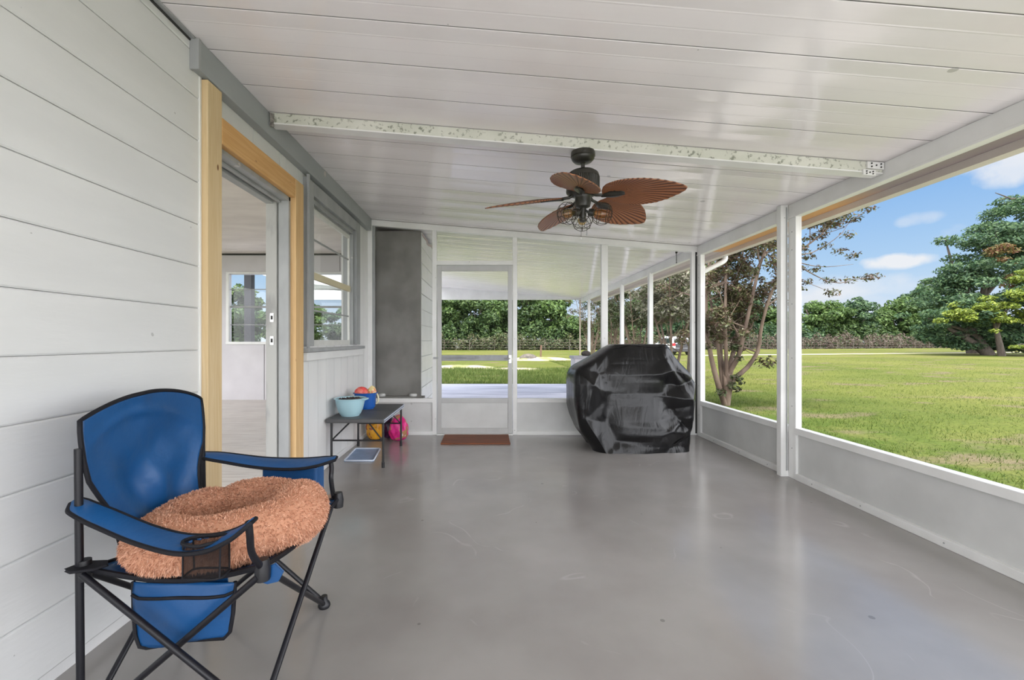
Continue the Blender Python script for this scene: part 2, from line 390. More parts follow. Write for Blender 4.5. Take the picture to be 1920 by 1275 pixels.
# ledger board and channel along the ceiling
tl = struct('trim_1', label='grey ledger board along the top of the house wall')
MB().box(WL+.001, -1.400, 2.137, 5.32, 2.462, 2.609).build('ledger', M['greyledger'], tl, bevel=.003)
MB().box(-1.437, -1.392, 2.130, 2.150, 2.455, 2.604).build('end_cap', M['grey'], tl, bevel=.002)
st(MB().hexa([(WL, -1.6, cz(WL)-.012), (WL+.05, -1.6, cz(WL+.05)-.012), (WL+.05, YE, cz(WL+.05)-.012), (WL, YE, cz(WL)-.012),
              (WL, -1.6, cz(WL)-.002), (WL+.05, -1.6, cz(WL+.05)-.002), (WL+.05, YE, cz(WL+.05)-.002), (WL, YE, cz(WL)-.002)]).build('trim_2', M['grey']), 'thin channel strip where ceiling meets the house wall')
st(MB().box(-1.437, -1.430, -1.6, 2.2, 2.592, 2.606).build('trim_3', M['dark']))

# doorway and raw wood casing
d1 = struct('door_1', (WL, D0, 0), 'open doorway into the house with grey jambs')
mb = MB(); mb.box(TX-.02, WL-.02, D0-.0, D0+.025, DZ0, DZ1)
mb.build('jamb', M['grey'], d1, bevel=.002)
mb = MB(); mb.box(WL-.055, WL+.02, D1-.03, D1, DZ0, DZ1); mb.box(WL-.075, WL-.055, D1-.018, D1, DZ0, DZ1)
mb.build('jamb', M['grey'], d1, bevel=.003)
mb = MB(); mb.box(TX-.01, WL-.062, D1-.042, D1-.012, DZ0, DZ1-.02)
o = mb.build('strike_jamb', mat('worn_white_paint', (.40, .40, .38), .5, col2=(.28, .28, .27), nscale=9, stretch=(1, 1, .25), lo=.5, hi=.62), d1, bevel=.003)
for z in (1.28, 1.115):
    mb = MB(); mb.box(WL-.108, WL-.082, D1-.0455, D1-.0415, z, z+.062)
    s = mb.build('strike_plate', M['chrome'], d1); MB().box(WL-.102, WL-.088, D1-.0475, D1-.0445, z+.017, z+.045).build('latch_hole', M['dark'], s)
mb = MB(); mb.box(TX-.01, WL+.02, D0, D1, DZ1-.03, DZ1); mb.box(WL-.06, WL-.035, D0, D1, DZ1-.045, DZ1-.03); mb.box(TX-.01, WL-.085, D0, D1, DZ1-.055, DZ1-.03)
mb.build('head_jamb', M['grey'], d1, bevel=.002)
MB().box(TX-.02, WL+.03, D0, D1, .02, DZ0).build('threshold', M['kick'], d1, bevel=.004)
st(MB().box(WL, -1.402, 2.215, D0+.002, 0, 2.455).build('trim_4', M['pine'], bevel=.004), 'tall pale pine board left of the doorway')
st(MB().box(WL, -1.400, D1, D1+.135, 0, 2.325).build('trim_5', M['pine_r'], bevel=.004), 'shorter pine board right of the doorway')
st(MB().box(WL, -1.402, D0+.004, D1-.002, 2.187, 2.325).build('trim_6', M['pine_h'], bevel=.004), 'orange pine header board over the doorway')

# window on the left wall
w1 = struct('window_1', (WL, 4.2, 1.1), 'grey framed double hung window beside the doorway')
mb = MB(); a, b = 3.49, 4.94
mb.box(WL, -1.425, a, W0, 1.10, 2.44); mb.box(WL, -1.425, W1, b, 1.10, 2.44); mb.box(WL, -1.425, W0, W1, WZ1, 2.44)
mb.build('window_casing', M['grey'], w1, bevel=.003)
MB().box(-1.425, -1.405, 3.475, 3.497, 1.08, 2.455).build('casing_edge', M['grey'], w1, bevel=.002)
mb = MB()
mb.box(WL-.10, WL-.0, W0, W0+.03, WZ0, WZ1); mb.box(WL-.10, WL-.0, W1-.035, W1, WZ0, WZ1); mb.box(WL-.10, WL, W0+.03, W1-.035, WZ1-.03, WZ1)
mb.box(WL-.04, WL+.01, W1-.05, W1-.035, WZ0, WZ1)
mb.box(WL-.02, WL+.008, W0+.03, W1-.05, WZ1-.045, WZ1-.032); mb.box(WL-.05, WL-.02, W0+.03, W1-.05, WZ1-.06, WZ1-.03)
mb.build('window_jamb', M['grey'], w1, bevel=.002)
mb = MB(); mb.box(WL-.03, -1.385, 3.43, 4.99, 1.055, 1.085)
mb.build('window_sill', M['grey'], w1, bevel=.003)
MB().box(WL, -1.41, 3.46, 4.94, .985, 1.052).build('apron', M['panelw'], w1, bevel=.003)
lx = WL-.02
sash = mat('sash_paint', (.66, .66, .63), .45, col2=(.58, .58, .55), nscale=8)
cream = mat('cream_rail', (.62, .56, .38), .5, col2=(.55, .49, .32), nscale=6, stretch=(1, .3, 1))
mb = MB()
mb.box(lx-.02, lx, W0+.03, W0+.055, WZ0, WZ1-.06); mb.box(lx-.02, lx, W1-.082, W1-.05, WZ0, WZ1-.06)
mb.box(lx-.02, lx, W0+.055, W1-.082, WZ0, WZ0+.05); mb.box(lx-.02, lx, W0+.055, W1-.082, WZ1-.10, WZ1-.06)
mb.build('sash', sash, w1, bevel=.002)
MB().box(lx-.018, lx+.008, W0+.04, W1-.06, 1.665, 1.725).build('meeting_rail', cream, w1, bevel=.003)
for z in (2.00, 1.395):
    MB().box(lx-.016, lx-.004, W0+.055, W1-.082, z, z+.014).build('muntin', M['grey'], w1)
for z0, z1 in ((1.15, 1.665), (1.725, WZ1-.10)):
    MB().add([(lx-.01, W0+.05, z0), (lx-.01, W1-.08, z0), (lx-.01, W1-.08, z1), (lx-.01, W0+.05, z1)], [(0, 1, 2, 3)]).build('pane', M['glass'], w1)

# room inside the house
RX, RY0, RY1, RZ0, RZ1 = -6.2, .3, 7.77, .10, 2.667
def plank_floor():
    m = bpy.data.materials.new('pale_wood_floor'); m.use_nodes = True; t = m.node_tree; b = t.nodes['Principled BSDF']; b.inputs['Roughness'].default_value = .35
    tcn = N(t, 'ShaderNodeTexCoord'); mpn = N(t, 'ShaderNodeMapping'); mpn.inputs['Scale'].default_value = (1, 1, 1); L(t, tcn.outputs['Object'], mpn.inputs[0])
    br = N(t, 'ShaderNodeTexBrick'); br.inputs['Scale'].default_value = 1; br.inputs['Brick Width'].default_value = 1.2; br.inputs['Row Height'].default_value = .15; br.inputs['Mortar Size'].default_value = .002
    br.inputs['Color1'].default_value = (.66, .60, .54, 1); br.inputs['Color2'].default_value = (.54, .48, .43, 1); br.inputs['Mortar'].default_value = (.15, .13, .11, 1)
    L(t, mpn.outputs[0], br.inputs[0])
    m2 = N(t, 'ShaderNodeMapping'); m2.inputs['Scale'].default_value = (1, 12, 1); L(t, tcn.outputs['Object'], m2.inputs[0])
    n = N(t, 'ShaderNodeTexNoise'); n.inputs['Scale'].default_value = 4; n.inputs['Detail'].default_value = 4; L(t, m2.outputs[0], n.inputs[0])
    L(t, mix(t, .55, br.outputs[0], ramp(t, n.outputs[0], [(.35, (.44, .39, .34)), (.65, (.74, .70, .65))])), b.inputs['Base Color']); return m
fl = st(MB().box(RX, TX+.0, RY0, RY1, -.02, RZ0).build('floor', plank_floor()), 'pale laminate plank floor inside the house')
inceil = mat('stippled_warm_ceiling', (.72, .67, .62), .85, col2=(.60, .55, .51), nscale=2.2, stretch=(.6, 1.6, 1), detail=8, bump=.01, bscale=9)
st(MB().box(RX-.1, TX, RY0-.1, RY1+.1, RZ1, RZ1+.1).build('ceiling', inceil), 'stippled warm white ceiling inside the house')
inpaint = mat('interior_panel_paint', (.62, .60, .62), .55, col2=(.57, .55, .57), nscale=3)
wb = struct('wall_back', label='pale grey panelled room wall seen through the doorway')
BX0, BX1, BZ0, BZ1 = -4.57, -2.38, 1.12, 2.31
mb = MB(); mb.box(RX, BX0, RY1, RY1+.12, RZ0, RZ1); mb.box(BX1, TX, RY1, RY1+.12, RZ0, RZ1); mb.box(BX0, BX1, RY1, RY1+.12, RZ0, BZ0); mb.box(BX0, BX1, RY1, RY1+.12, BZ1, RZ1)
mb.build('wall_panel', inpaint, wb)
mb = MB()
for x in (-5.2, -3.93, -3.86, -2.7): mb.box(x, x+.006, RY1-.003, RY1, RZ0, BZ0-.04); mb.box(x+.1, x+.106, RY1-.003, RY1, BZ1+.05, RZ1)
mb.box(RX, TX, RY1-.006, RY1, RZ1-.03, RZ1); mb.build('panel_seam', M['dark'], wb)
MB().box(-3.885, -3.815, RY1-.008, RY1, .62, .74).build('outlet', sash, wb, bevel=.002)
MB().box(-3.867, -3.833, RY1-.011, RY1-.008, .645, .715).build('outlet_socket', M['dark'], wb)
wsd = struct('wall_side')
mb = MB(); mb.box(RX-.1, RX, RY0, .8, RZ0, RZ1); mb.box(RX-.1, RX, 7.2, RY1, RZ0, RZ1); mb.box(RX-.1, RX, .8, 7.2, RZ0, .35); mb.box(RX-.1, RX, .8, 7.2, 2.5, RZ1)  # unseen wall opened wide to bring daylight into the room
mb.build('wall_panel', inpaint, wsd)
mb = MB(); mb.box(RX, -5.8, RY0-.1, RY0, RZ0, RZ1); mb.box(-1.9, TX, RY0-.1, RY0, RZ0, RZ1); mb.box(-5.8, -1.9, RY0-.1, RY0, 2.45, RZ1); st(mb.build('wall_front', inpaint))  # most of this unseen wall left open to brighten the room
w2 = struct('window_2', (-3.4, RY1, 1.1), 'white framed window with horizontal bars on the back wall of the room')
mb = MB(); mb.box(BX0-.02, BX1+.02, RY1-.03, RY1+.03, BZ0-.045, BZ0); mb.box(BX0-.02, BX1+.02, RY1-.02, RY1+.03, BZ1, BZ1+.03)
mb.box(BX0-.02, BX0+.03, RY1-.02, RY1+.03, BZ0, BZ1); mb.box(BX1-.03, BX1+.02, RY1-.02, RY1+.03, BZ0, BZ1); mb.box(-3.48, -3.40, RY1-.02, RY1+.03, BZ0, BZ1)
mb.build('window_frame', M['white'], w2, bevel=.003)
for z, h in ((2.035, .014), (1.715, .035), (1.41, .014)): MB().box(BX0, BX1, RY1+.03, RY1+.05, z, z+h).build('muntin', M['grey'], w2)
MB().add([(BX0, RY1+.055, BZ0), (BX1, RY1+.055, BZ0), (BX1, RY1+.055, BZ1), (BX0, RY1+.055, BZ1)], [(0, 1, 2, 3)]).build('pane', M['glass'], w2)
# seen through that window: neighbouring porch post and eave
o = MB().box(-5.62, -5.46, 10.2, 10.36, -.1, 2.72).build('porch_post', mat('dark_weathered_post', (.022, .022, .026), .8)); tag(o, 'dark square post outside the far house window', 'post')
st(MB().box(-8, -1.7, 10.15, 10.4, 2.72, 3.0).build('trim_7', M['grey']))
o = MB().prism([(-5.05, 2.62), (-2.0, 2.42), (-2.0, 2.15), (-4.1, 2.32)], 'y', 8.9, 10.0).build('eave', M['white']); st(o, 'white eave corner seen through the house window')

# stucco faced bump-out beyond the end screen
bo = struct('wall_bumpout', (-1.1, 5.62, 0), 'dark grey stucco wall end beyond the screen with white block side')
MB().box(WL-.02, -.855, 5.62, 5.66, -.06, 2.535).build('stucco_face', M['stucco'], bo)
mb = MB()
z = -.06; k = 0
while z < 2.5:
    h = min(.2, 2.53-z); y = 5.66
    ph = .2 if k % 2 else .4
    while y < 6.8:
        e = min(y+ph, 6.8); mb.box(WL-.02, -.845, y+.003, e-.003, z+.004, z+h-.004); y = e; ph = .4
    z += .2; k += 1
mb.build('painted_block', M['white'], bo, bevel=.004)
MB().box(WL, -.86, 5.665, 6.79, -.06, 2.53).build('mortar', M['kick'], bo)
MB().box(WL+.0, WL+.035, 5.56, 5.62, -.06, 2.3).build('corner_gap', M['dark'], bo)
o = MB().tube(spline([(-.83, 5.62, 2.49), (-.80, 5.60, 2.44), (-.77, 5.60, 2.40), (-.76, 5.61, 2.36), (-.70, 5.62, 2.33)], 14), .012, 8).build('conduit', mat('pinkish_conduit', (.62, .52, .50), .4), smooth=1)
tag(o, 'short flexible conduit bending from the top corner of the stucco wall', 'conduit')

# end screen wall with screen door
we = struct('wall_end', label='white aluminium screen wall at the far end of the porch')
Y0, Y1 = YE, YE+.05
def post(x0, x1, z0=0, z1=None, y0=Y0, y1=Y1, par=we, nm='post', mt='white'):
    za = (cz(x0)-.06) if z1 is None else z1; zb = (cz(x1)-.06) if z1 is None else z1
    return MB().hexa([(x0, y0, z0), (x1, y0, z0), (x1, y1, z0), (x0, y1, z0), (x0, y0, za), (x1, y0, zb), (x1, y1, zb), (x0, y1, za)]).build(nm, M[mt], par, bevel=.002)
post(WL+.001, WL+.055); post(WL+.055, WL+.085, y0=Y0+.012, mt='grey', nm='frame_strip'); post(-.674, -.622); post(.300, .353); post(1.375, 1.452); post(2.467, 2.528)
MB().hexa([(WL, Y0-.012, cz(WL)-.075), (2.53, Y0-.012, cz(2.53)-.075), (2.53, Y1, cz(2.53)-.075), (WL, Y1, cz(WL)-.075),
           (WL, Y0-.012, cz(WL)-.004), (2.53, Y0-.012, cz(2.53)-.004), (2.53, Y1, cz(2.53)-.004), (WL, Y1, cz(WL)-.004)]).build('header', M['white'], we, bevel=.002)
MB().box(-.622, .300, Y0, Y1, 2.06, 2.108).build('transom_bar', M['white'], we, bevel=.002)
for x0, x1 in ((WL+.085, -.674), (.353, 1.375), (1.452, 2.467)):
    MB().box(x0, x1, Y0-.006, Y1, .392, .442).build('sill_rail', M['white'], we, bevel=.003)
    MB().box(x0, x1, Y0+.018, Y0+.024, .045, .392).build('kick_panel', M['kick'], we)
    MB().box(x0, x1, Y0-.004, Y1, .0, .045).build('bottom_rail', M['white'], we, bevel=.002)
    MB().add([(x0, Y0+.03, .44), (x1, Y0+.03, .44), (x1, Y0+.03, cz(x1)-.07), (x0, Y0+.03, cz(x0)-.07)], [(0, 1, 2, 3)]).build('screen', M['screen'], we)
MB().add([(-.622, Y0+.03, 2.108), (.3, Y0+.03, 2.108), (.3, Y0+.03, cz(.3)-.07), (-.622, Y0+.03, cz(-.622)-.07)], [(0, 1, 2, 3)]).build('screen', M['screen'], we)
d2 = struct('door_2', (-.16, YE, 0), 'white aluminium screen door with grey push bar and kick panel')
dm = mat('door_frame_paint', (.50, .50, .49), .4, col2=(.45, .45, .44), nscale=6, stretch=(1, 1, .4))
mb = MB(); mb.box(-.615, -.562, Y0-.008, Y0+.022, .02, 2.052); mb.box(.242, .294, Y0-.008, Y0+.022, .02, 2.052)
mb.box(-.562, .242, Y0-.008, Y0+.022, 1.985, 2.052); mb.box(-.562, .242, Y0-.008, Y0+.022, .39, .445); mb.box(-.562, .242, Y0-.008, Y0+.022, .02, .085)
mb.build('door_frame', dm, d2, bevel=.003)
MB().box(-.562, .242, Y0-.002, Y0+.016, .898, .968).build('push_bar', M['grey'], d2, bevel=.003)
MB().box(-.562, .242, Y0+.006, Y0+.011, .085, .39).build('kick_panel', M['kick'], d2)
for z0, z1 in ((.445, .898), (.968, 1.985)):
    MB().add([(-.562, Y0+.01, z0), (.242, Y0+.01, z0), (.242, Y0+.01, z1), (-.562, Y0+.01, z1)], [(0, 1, 2, 3)]).build('screen', M['screen'], d2)
mb = MB(); mb.box(.252, .284, Y0-.016, Y0-.008, .87, .97); mb.tube([(.20, Y0-.03, .925), (.268, Y0-.03, .925)], .007, 8); mb.tube([(.268, Y0-.03, .925), (.268, Y0-.008, .925)], .008, 8)
mb.build('latch_handle', M['chrome'], d2, bevel=.001)
mb = MB(); mb.tube([(-.50, Y0-.012, .936), (-.10, Y0-.012, .942)], .008, 8); mb.box(-.66, -.60, Y0-.02, Y0-.006, .922, .944); mb.box(-.26, -.16, Y0-.02, Y0-.004, .928, .950)
mb.build('door_closer', M['grey'], d2)
st(MB().box(-.622, .300, Y0-.03, Y1+.02, 0, .018).build('trim_8', M['white'], bevel=.003), 'pale metal threshold under the screen door')

# right screen wall
wr = struct('wall_right', label='white aluminium knee wall and screen frame on the lawn side')
YN = -1.6
MB().box(XR, XR+.06, YN, YE+.05, 2.176, cz(XR)-.002).build('eave_beam', M['white'], wr, bevel=.003)
MB().box(XR-.008, XR+.055, YN, YE+.05, 2.166, 2.182).build('beam_lip', M['white'], wr, bevel=.002)
for (p0, p1) in ((.9, 3.64), (3.73, 5.27)):
    MB().box(XR-.008, XR+.055, p0, p1, .375, .428).build('sill_rail', M['white'], wr, bevel=.003)
    MB().box(XR+.02, XR+.026, p0, p1, .05, .375).build('kick_panel', M['kick'], wr)
    MB().box(XR-.006, XR+.05, p0, p1, 0, .05).build('bottom_rail', M['white'], wr, bevel=.003)
    MB().add([(XR+.03, p0, .43), (XR+.03, p1, .43), (XR+.03, p1, 2.17), (XR+.03, p0, 2.17)], [(0, 1, 2, 3)]).build('screen', M['screen'], wr)
MB().box(XR-.008, XR+.055, YN, .81, .375, .428).build('sill_rail', M['white'], wr, bevel=.003)
MB().box(XR+.02, XR+.026, YN, .81, .05, .375).build('kick_panel', M['kick'], wr)
for (a, b) in ((3.64, 3.73), (5.27, 5.41), (.81, .90)):
    MB().box(XR, XR+.05, a, b, 0, 2.17).build('frame_post', M['white'], wr, bevel=.002)
MB().box(XR-.062, XR-.002, 3.73, 3.785, 0, cz(XR-.06)-.004).build('column', M['white'], wr, bevel=.002)
MB().box(XR-.02, XR-.012, 3.724, 3.73, .05, cz(XR)-.02).build('column_groove', M['grey'], wr)
MB().box(XR-.02, XR+.0, YE-.004, YE-.0, .02, cz(XR)-.03).build('corner_gap', M['dark'], wr)
for x, y, z in [(XR-.0065, y, .026) for y in (1.35, 1.9, 2.45, 3.0, 3.45, 4.0, 4.45, 4.95)]+[(XR, y, z) for z in (.25, .6, 1.0, 1.45, 1.9, 2.05) for y in (3.685, 5.315)]:
    MB().lathe([(.005, 0), (.0045, .002), (0, .003)], (x, y, z), 8, axis=(-1, 0, 0)).build('screw_head', M['grey'], wr)
# eave soffit and gutter
rust = bpy.data.materials.new('soffit_board'); rust.use_nodes = True; t = rust.node_tree; tcn = N(t, 'ShaderNodeTexCoord'); s_ = N(t, 'ShaderNodeSeparateXYZ'); L(t, tcn.outputs['Object'], s_.inputs[0])
f_ = math_(t, 'MULTIPLY', math_(t, 'SUBTRACT', s_.outputs[1], 3.15), 2.2)
L(t, ramp(t, f_, [(0, (.30, .25, .245)), (1, (.62, .34, .13))]), t.nodes['Principled BSDF'].inputs['Base Color'])
st(MB().box(XR+.06, 2.885, YN, YE+.1, 2.238, 2.25).build('trim_9', rust), 'brown wooden soffit strip outside the screen')
st(MB().box(XR+.06, 2.885, YE+.1, 12.2, 2.238, 2.25).build('trim_12', mat('pale_soffit', (.50, .44, .42), .6)))
gut = mat('gutter_paint', (.70, .64, .60), .4, col2=(.62, .56, .52), nscale=4, stretch=(1, .3, 1))
st(MB().prism([(2.885, 2.19), (2.965, 2.19), (3.0, 2.25), (3.0, 2.30), (2.885, 2.30)], 'y', YN, 12.2).build('trim_10', gut), 'white eave gutter along the lawn side')
o = MB().tube(spline([(2.95, 5.50, 2.19), (2.93, 5.50, 2.13), (2.80, 5.52, 2.06), (2.70, 5.53, 2.00), (2.68, 5.53, 1.9), (2.68, 5.53, -.1)], 24), .03, 10).build('downspout', M['white'], smooth=1)
tag(o, 'white downspout elbowing down from the gutter behind the corner post', 'downspout')

# far patio posts and beams
pr = struct('wall_patio', label='row of white patio posts and beams beyond the screen wall')
MB().box(XR, XR+.06, YE+.05, 12.15, 2.176, cz(XR)-.002).build('eave_beam', M['white'], pr)
for y in (6.86, 8.32, 11.05): MB().box(XR-.03, XR+.03, y, y+.08, -.06, 2.20).build('post', M['white'], pr, bevel=.003)
for y in (8.42,): MB().box(XR+.03, XR+.06, y, y+.05, -.06, 2.20).build('post', sash, pr, bevel=.003)
MB().box(XR-.03, XR+.0, 12.08, 12.12, -.06, 2.25).build('pipe_post', mat('rusty_pipe', (.55, .45, .36), .6), pr)
MB().box(-6, XR+.06, 12.08, 12.16, 2.25, 2.62).build('end_beam', M['white'], pr, bevel=.003)

# purlin under the ceiling
cb = struct('ceiling_beam', label='mildew speckled white metal beam across the ceiling')
mildew = mat('mildewed_white_paint', (.66, .66, .59), .5, col2=(.56, .57, .49), nscale=5)
t = mildew.node_tree; tcn = N(t, 'ShaderNodeTexCoord'); n_ = N(t, 'ShaderNodeTexNoise'); n_.inputs['Scale'].default_value = 45; n_.inputs['Detail'].default_value = 3; L(t, tcn.outputs['Object'], n_.inputs[0])
n2_ = N(t, 'ShaderNodeTexNoise'); n2_.inputs['Scale'].default_value = 2.5; L(t, tcn.outputs['Object'], n2_.inputs[0]); b_ = t.nodes['Principled BSDF']; src = b_.inputs['Base Color'].links[0].from_socket
L(t, mix(t, math_(t, 'MULTIPLY', ramp(t, n_.outputs[0], [(.56, 0), (.66, .9)]), ramp(t, n2_.outputs[0], [(.3, .35), (.6, 1)])), src, (.20, .21, .16)), b_.inputs['Base Color'])
def sloped(x0, x1, y0, y1, d0, d1):
    return [(x0, y0, cz(x0)-d1), (x1, y0, cz(x1)-d1), (x1, y1, cz(x1)-d1), (x0, y1, cz(x0)-d1), (x0, y0, cz(x0)-d0), (x1, y0, cz(x1)-d0), (x1, y1, cz(x1)-d0), (x0, y1, cz(x0)-d0)]
MB().hexa(sloped(-1.395, 2.525, 2.835, 2.87, .003, .072)).build('beam_web', mildew, cb)
MB().hexa(sloped(-1.395, 2.525, 2.828, 2.91, .068, .076)).build('beam_flange', M['white'], cb)
mb = MB()
for x in (-1.392, -1.380): mb.hexa(sloped(x, x+.012, 2.826, 2.834, .01, .095))
mb.build('rusty_bracket', mat('rusty_bracket', (.10, .09, .08), .8, col2=(.3, .28, .25), nscale=40), cb)
br = MB().hexa(sloped(2.42, 2.525, 2.822, 2.834, .006, .05)); br.hexa(sloped(2.39, 2.47, 2.818, 2.828, .06, .095)); bro = br.build('bracket', M['white'], cb)
mb = MB()
for x, d in ((2.445, .018), (2.445, .038), (2.475, .028), (2.505, .018), (2.505, .038)): mb.lathe([(.005, 0), (.005, .003)], (x, 2.821, cz(x)-d), 8, axis=(0, -1, 0))
for x, d in ((2.41, .072), (2.41, .086), (2.43, .078), (2.45, .072), (2.45, .086)): mb.lathe([(.0045, 0), (.0045, .003)], (x, 2.817, cz(x)-d), 8, axis=(0, -1, 0))
mb.build('bracket_holes', M['dark'], bro)

# ---------------------------------------------------------------- ceiling fan
FX, FY = .6155, 2.872; FT = cz(FX)-.0765
fan = thing('ceiling_fan', (FX, FY, FT), 'black ceiling fan with five brown palm leaf blades under the ceiling beam', 'ceiling fan')
fblack = mat('fan_black_bronze', (.022, .022, .018), .32, col2=(.035, .033, .026), nscale=10)
MB().lathe([(0, 0), (.076, 0), (.078, -.012), (.078, -.030), (.073, -.034), (.073, -.042), (.069, -.050), (.055, -.064), (.03, -.070), (0, -.071)], (FX, FY, FT), 40).build('canopy', fblack, fan, smooth=.6)
MB().lathe([(.016, -.05), (.024, -.068), (.013, -.078), (.012, -.115), (.028, -.118), (.03, -.125)], (FX, FY, FT), 20).build('downrod', fblack, fan, smooth=.6)
mb = MB()
prof = [(0, -.118), (.05, -.12), (.08, -.128), (.098, -.142), (.104, -.158), (.106, -.17)]
mb.lathe(prof, (FX, FY, FT), 48)
n = 96; vs = []; fs = []
for iz, z in enumerate((-.168, -.245)):
    for j in range(n):
        q = 2*PI*j/n; r = .106 if j % 2 else .1015; vs.append((FX+r*math.cos(q), FY+r*math.sin(q), FT+z))
for j in range(n): fs.append((j, (j+1) % n, n+(j+1) % n, n+j))
mb.add(vs, fs)
mb.lathe([(.106, -.243), (.108, -.25), (.106, -.262), (.09, -.275), (.055, -.288), (.05, -.30), (0, -.30)], (FX, FY, FT), 48)
mb.build('motor_housing', fblack, fan, smooth=.4)
# leaf blade material: ribs radiate from the root
bl = bpy.data.materials.new('palm_leaf_brown'); bl.use_nodes = True; t = bl.node_tree; b_ = t.nodes['Principled BSDF']; b_.inputs['Roughness'].default_value = .38
tcn = N(t, 'ShaderNodeTexCoord'); s_ = N(t, 'ShaderNodeSeparateXYZ'); L(t, tcn.outputs['Object'], s_.inputs[0])
ang = math_(t, 'ARCTAN2', s_.outputs[1], math_(t, 'SUBTRACT', s_.outputs[0], .20))
sn = math_(t, 'SINE', math_(t, 'MULTIPLY', ang, 70)); nn = N(t, 'ShaderNodeTexNoise'); nn.inputs['Scale'].default_value = 12; L(t, tcn.outputs['Object'], nn.inputs[0])
c_ = ramp(t, math_(t, 'ADD', sn, math_(t, 'MULTIPLY', nn.outputs[0], .6)), [(0, (.32, .135, .062)), (.6, (.29, .11, .05)), (1, (.11, .04, .02))])
L(t, c_, b_.inputs['Base Color'])
def wprof(s):
    # half width along the leaf
    P = [(0, .0), (.02, .045), (.06, .080), (.14, .115), (.28, .140), (.42, .145), (.58, .135), (.73, .108), (.85, .073), (.93, .045), (.98, .020), (1, 0.0)]
    for (a, x), (b, y) in zip(P, P[1:]):
        if s <= b: return x+(y-x)*(s-a)/(b-a)
    return 0
def blade_mesh():
    mb = MB(); nu, nv = 57, 65; R0, R1 = .135, .635
    def fn(u, v):
        # v along, u across
        s = v; x = R0+(R1-R0)*s; hw = wprof(s); y = (u*2-1)*hw
        a = math.atan2(y, max(x-.20, -.5) if x > .2 else (x-.2)); rid = .0014*math.sin(70*a) if hw > .02 else 0
        z = -.062*s**1.6-.012*(y/.14)**2+rid
        return (x, y, z)
    mb.grid(fn, nu, nv); return mb
FZ = FT-.300
angs = [-36, 36, 108, 180, 252]
proto = None
for k, a in enumerate(angs):
    if proto is None:
        proto = blade_mesh().build('blade', bl, None, smooth=3, solid=.006)
        o = proto
    else: o = proto.copy(); C.objects.link(o)
    o.parent = fan; o.location = (0, 0, FZ-FT)
    o.rotation_euler = Matrix.Rotation(math.radians(a), 3, 'Z').to_euler()
    o.rotation_mode = 'QUATERNION'
    o.rotation_quaternion = (Matrix.Rotation(math.radians(a), 3, 'Z') @ Matrix.Rotation(math.radians(-15), 3, 'X')).to_quaternion()
    # black leaf-shaped blade iron
    mb = MB()
    q = math.radians(a); ca, sa = math.cos(q), math.sin(q)
    def W(x, y, z): return (FX+ca*x-sa*y, FY+sa*x+ca*y, FZ+z)
    mb.tube([W(.05, 0, .03), W(.09, 0, .005), W(.14, .0, -.004)], [.012, .010, .010], 8)
    def fnb(u, v):
        s = v; hw = .030*math.sin(PI*min(1, s*1.02))**.7+.002; y = (u*2-1)*hw
        x = .125+.15*s; tl_ = math.sin(math.radians(-15))*y
        return W(x, y, -.016-.012*s+.008*(abs(u*2-1)**2)+tl_)
    mb.grid(fnb, 9, 15)
    def fnc(u, v):
        p = fnb(u, v); return (p[0], p[1], p[2]+.010)
    mb.grid(fnc, 9, 15)
    mb.build('blade_iron', fblack, fan, smooth=3)
mb = MB(); mb.lathe([(.05, -.285), (.052, -.33), (.046, -.355), (.02, -.365), (.016, -.43), (.022, -.435), (.022, -.45), (0, -.455)], (FX, FY, FT), 24)
mb.build('light_hub', fblack, fan, smooth=.5)
amber = see_through('amber_bulb_glass', (.95, .80, .52), 1.0, .03, 1.6)
wire = mat('cage_wire', (.05, .035, .025), .4, .6)
LK = FT-.385
for k, a in enumerate((205, -20, 80)):
    q = math.radians(a); d = Vector((math.cos(q), math.sin(q), -.22)).normalized(); c0 = Vector((FX, FY, LK))+d*.035
    mb = MB(); mb.tube([Vector((FX, FY, LK+.02)), c0], .008, 8); mb.lathe([(.012, 0), (.024, .004), (.025, .035), (.018, .04)], c0, 16, axis=d)
    sck = mb.build('lamp_socket', fblack, fan, smooth=.5)
    MB().lathe([(.012, .036), (.016, .05), (.028, .075), (.030, .09), (.024, .112), (.010, .125), (0, .127)], c0, 20, axis=d).build('bulb', amber, sck, smooth=3)
    mb = MB(); Mx = d.to_track_quat('Z', 'Y').to_matrix()
    P = [(.027, .03), (.055, .045), (.070, .075), (.070, .105), (.052, .135), (.02, .150)]
    sp = spline([(p[0], p[1], 0) for p in P], 12)
    for j in range(8):
        qq = 2*PI*j/8; mb.tube([c0+Mx@Vector((r*math.cos(qq), r*math.sin(qq), z)) for r, z, _ in sp], .0018, 5)
    for r, z in ((.068, .07), (.060, .125), (.02, .15)):
        mb.tube([c0+Mx@Vector((r*math.cos(2*PI*j/28), r*math.sin(2*PI*j/28), z)) for j in range(28)], .0018, 5, closed=True)
    mb.build('wire_cage', wire, sck)
for dx, dy, l, nm in ((-.017, -.03, .085, 'pearl'), (.022, -.02, .06, 'tag')):
    mb = MB(); mb.tube([(FX+dx, FY+dy, FT-.43), (FX+dx, FY+dy, FT-.47-l)], .0012, 5)
    ch = mb.build('pull_chain', M['black'], fan)
    MB().lathe([(0, 0), (.006, -.006), (.006, -.012), (0, -.018)], (FX+dx, FY+dy, FT-.47-l), 12).build('chain_pull', sash if nm == 'pearl' else M['grey'], ch, smooth=1)

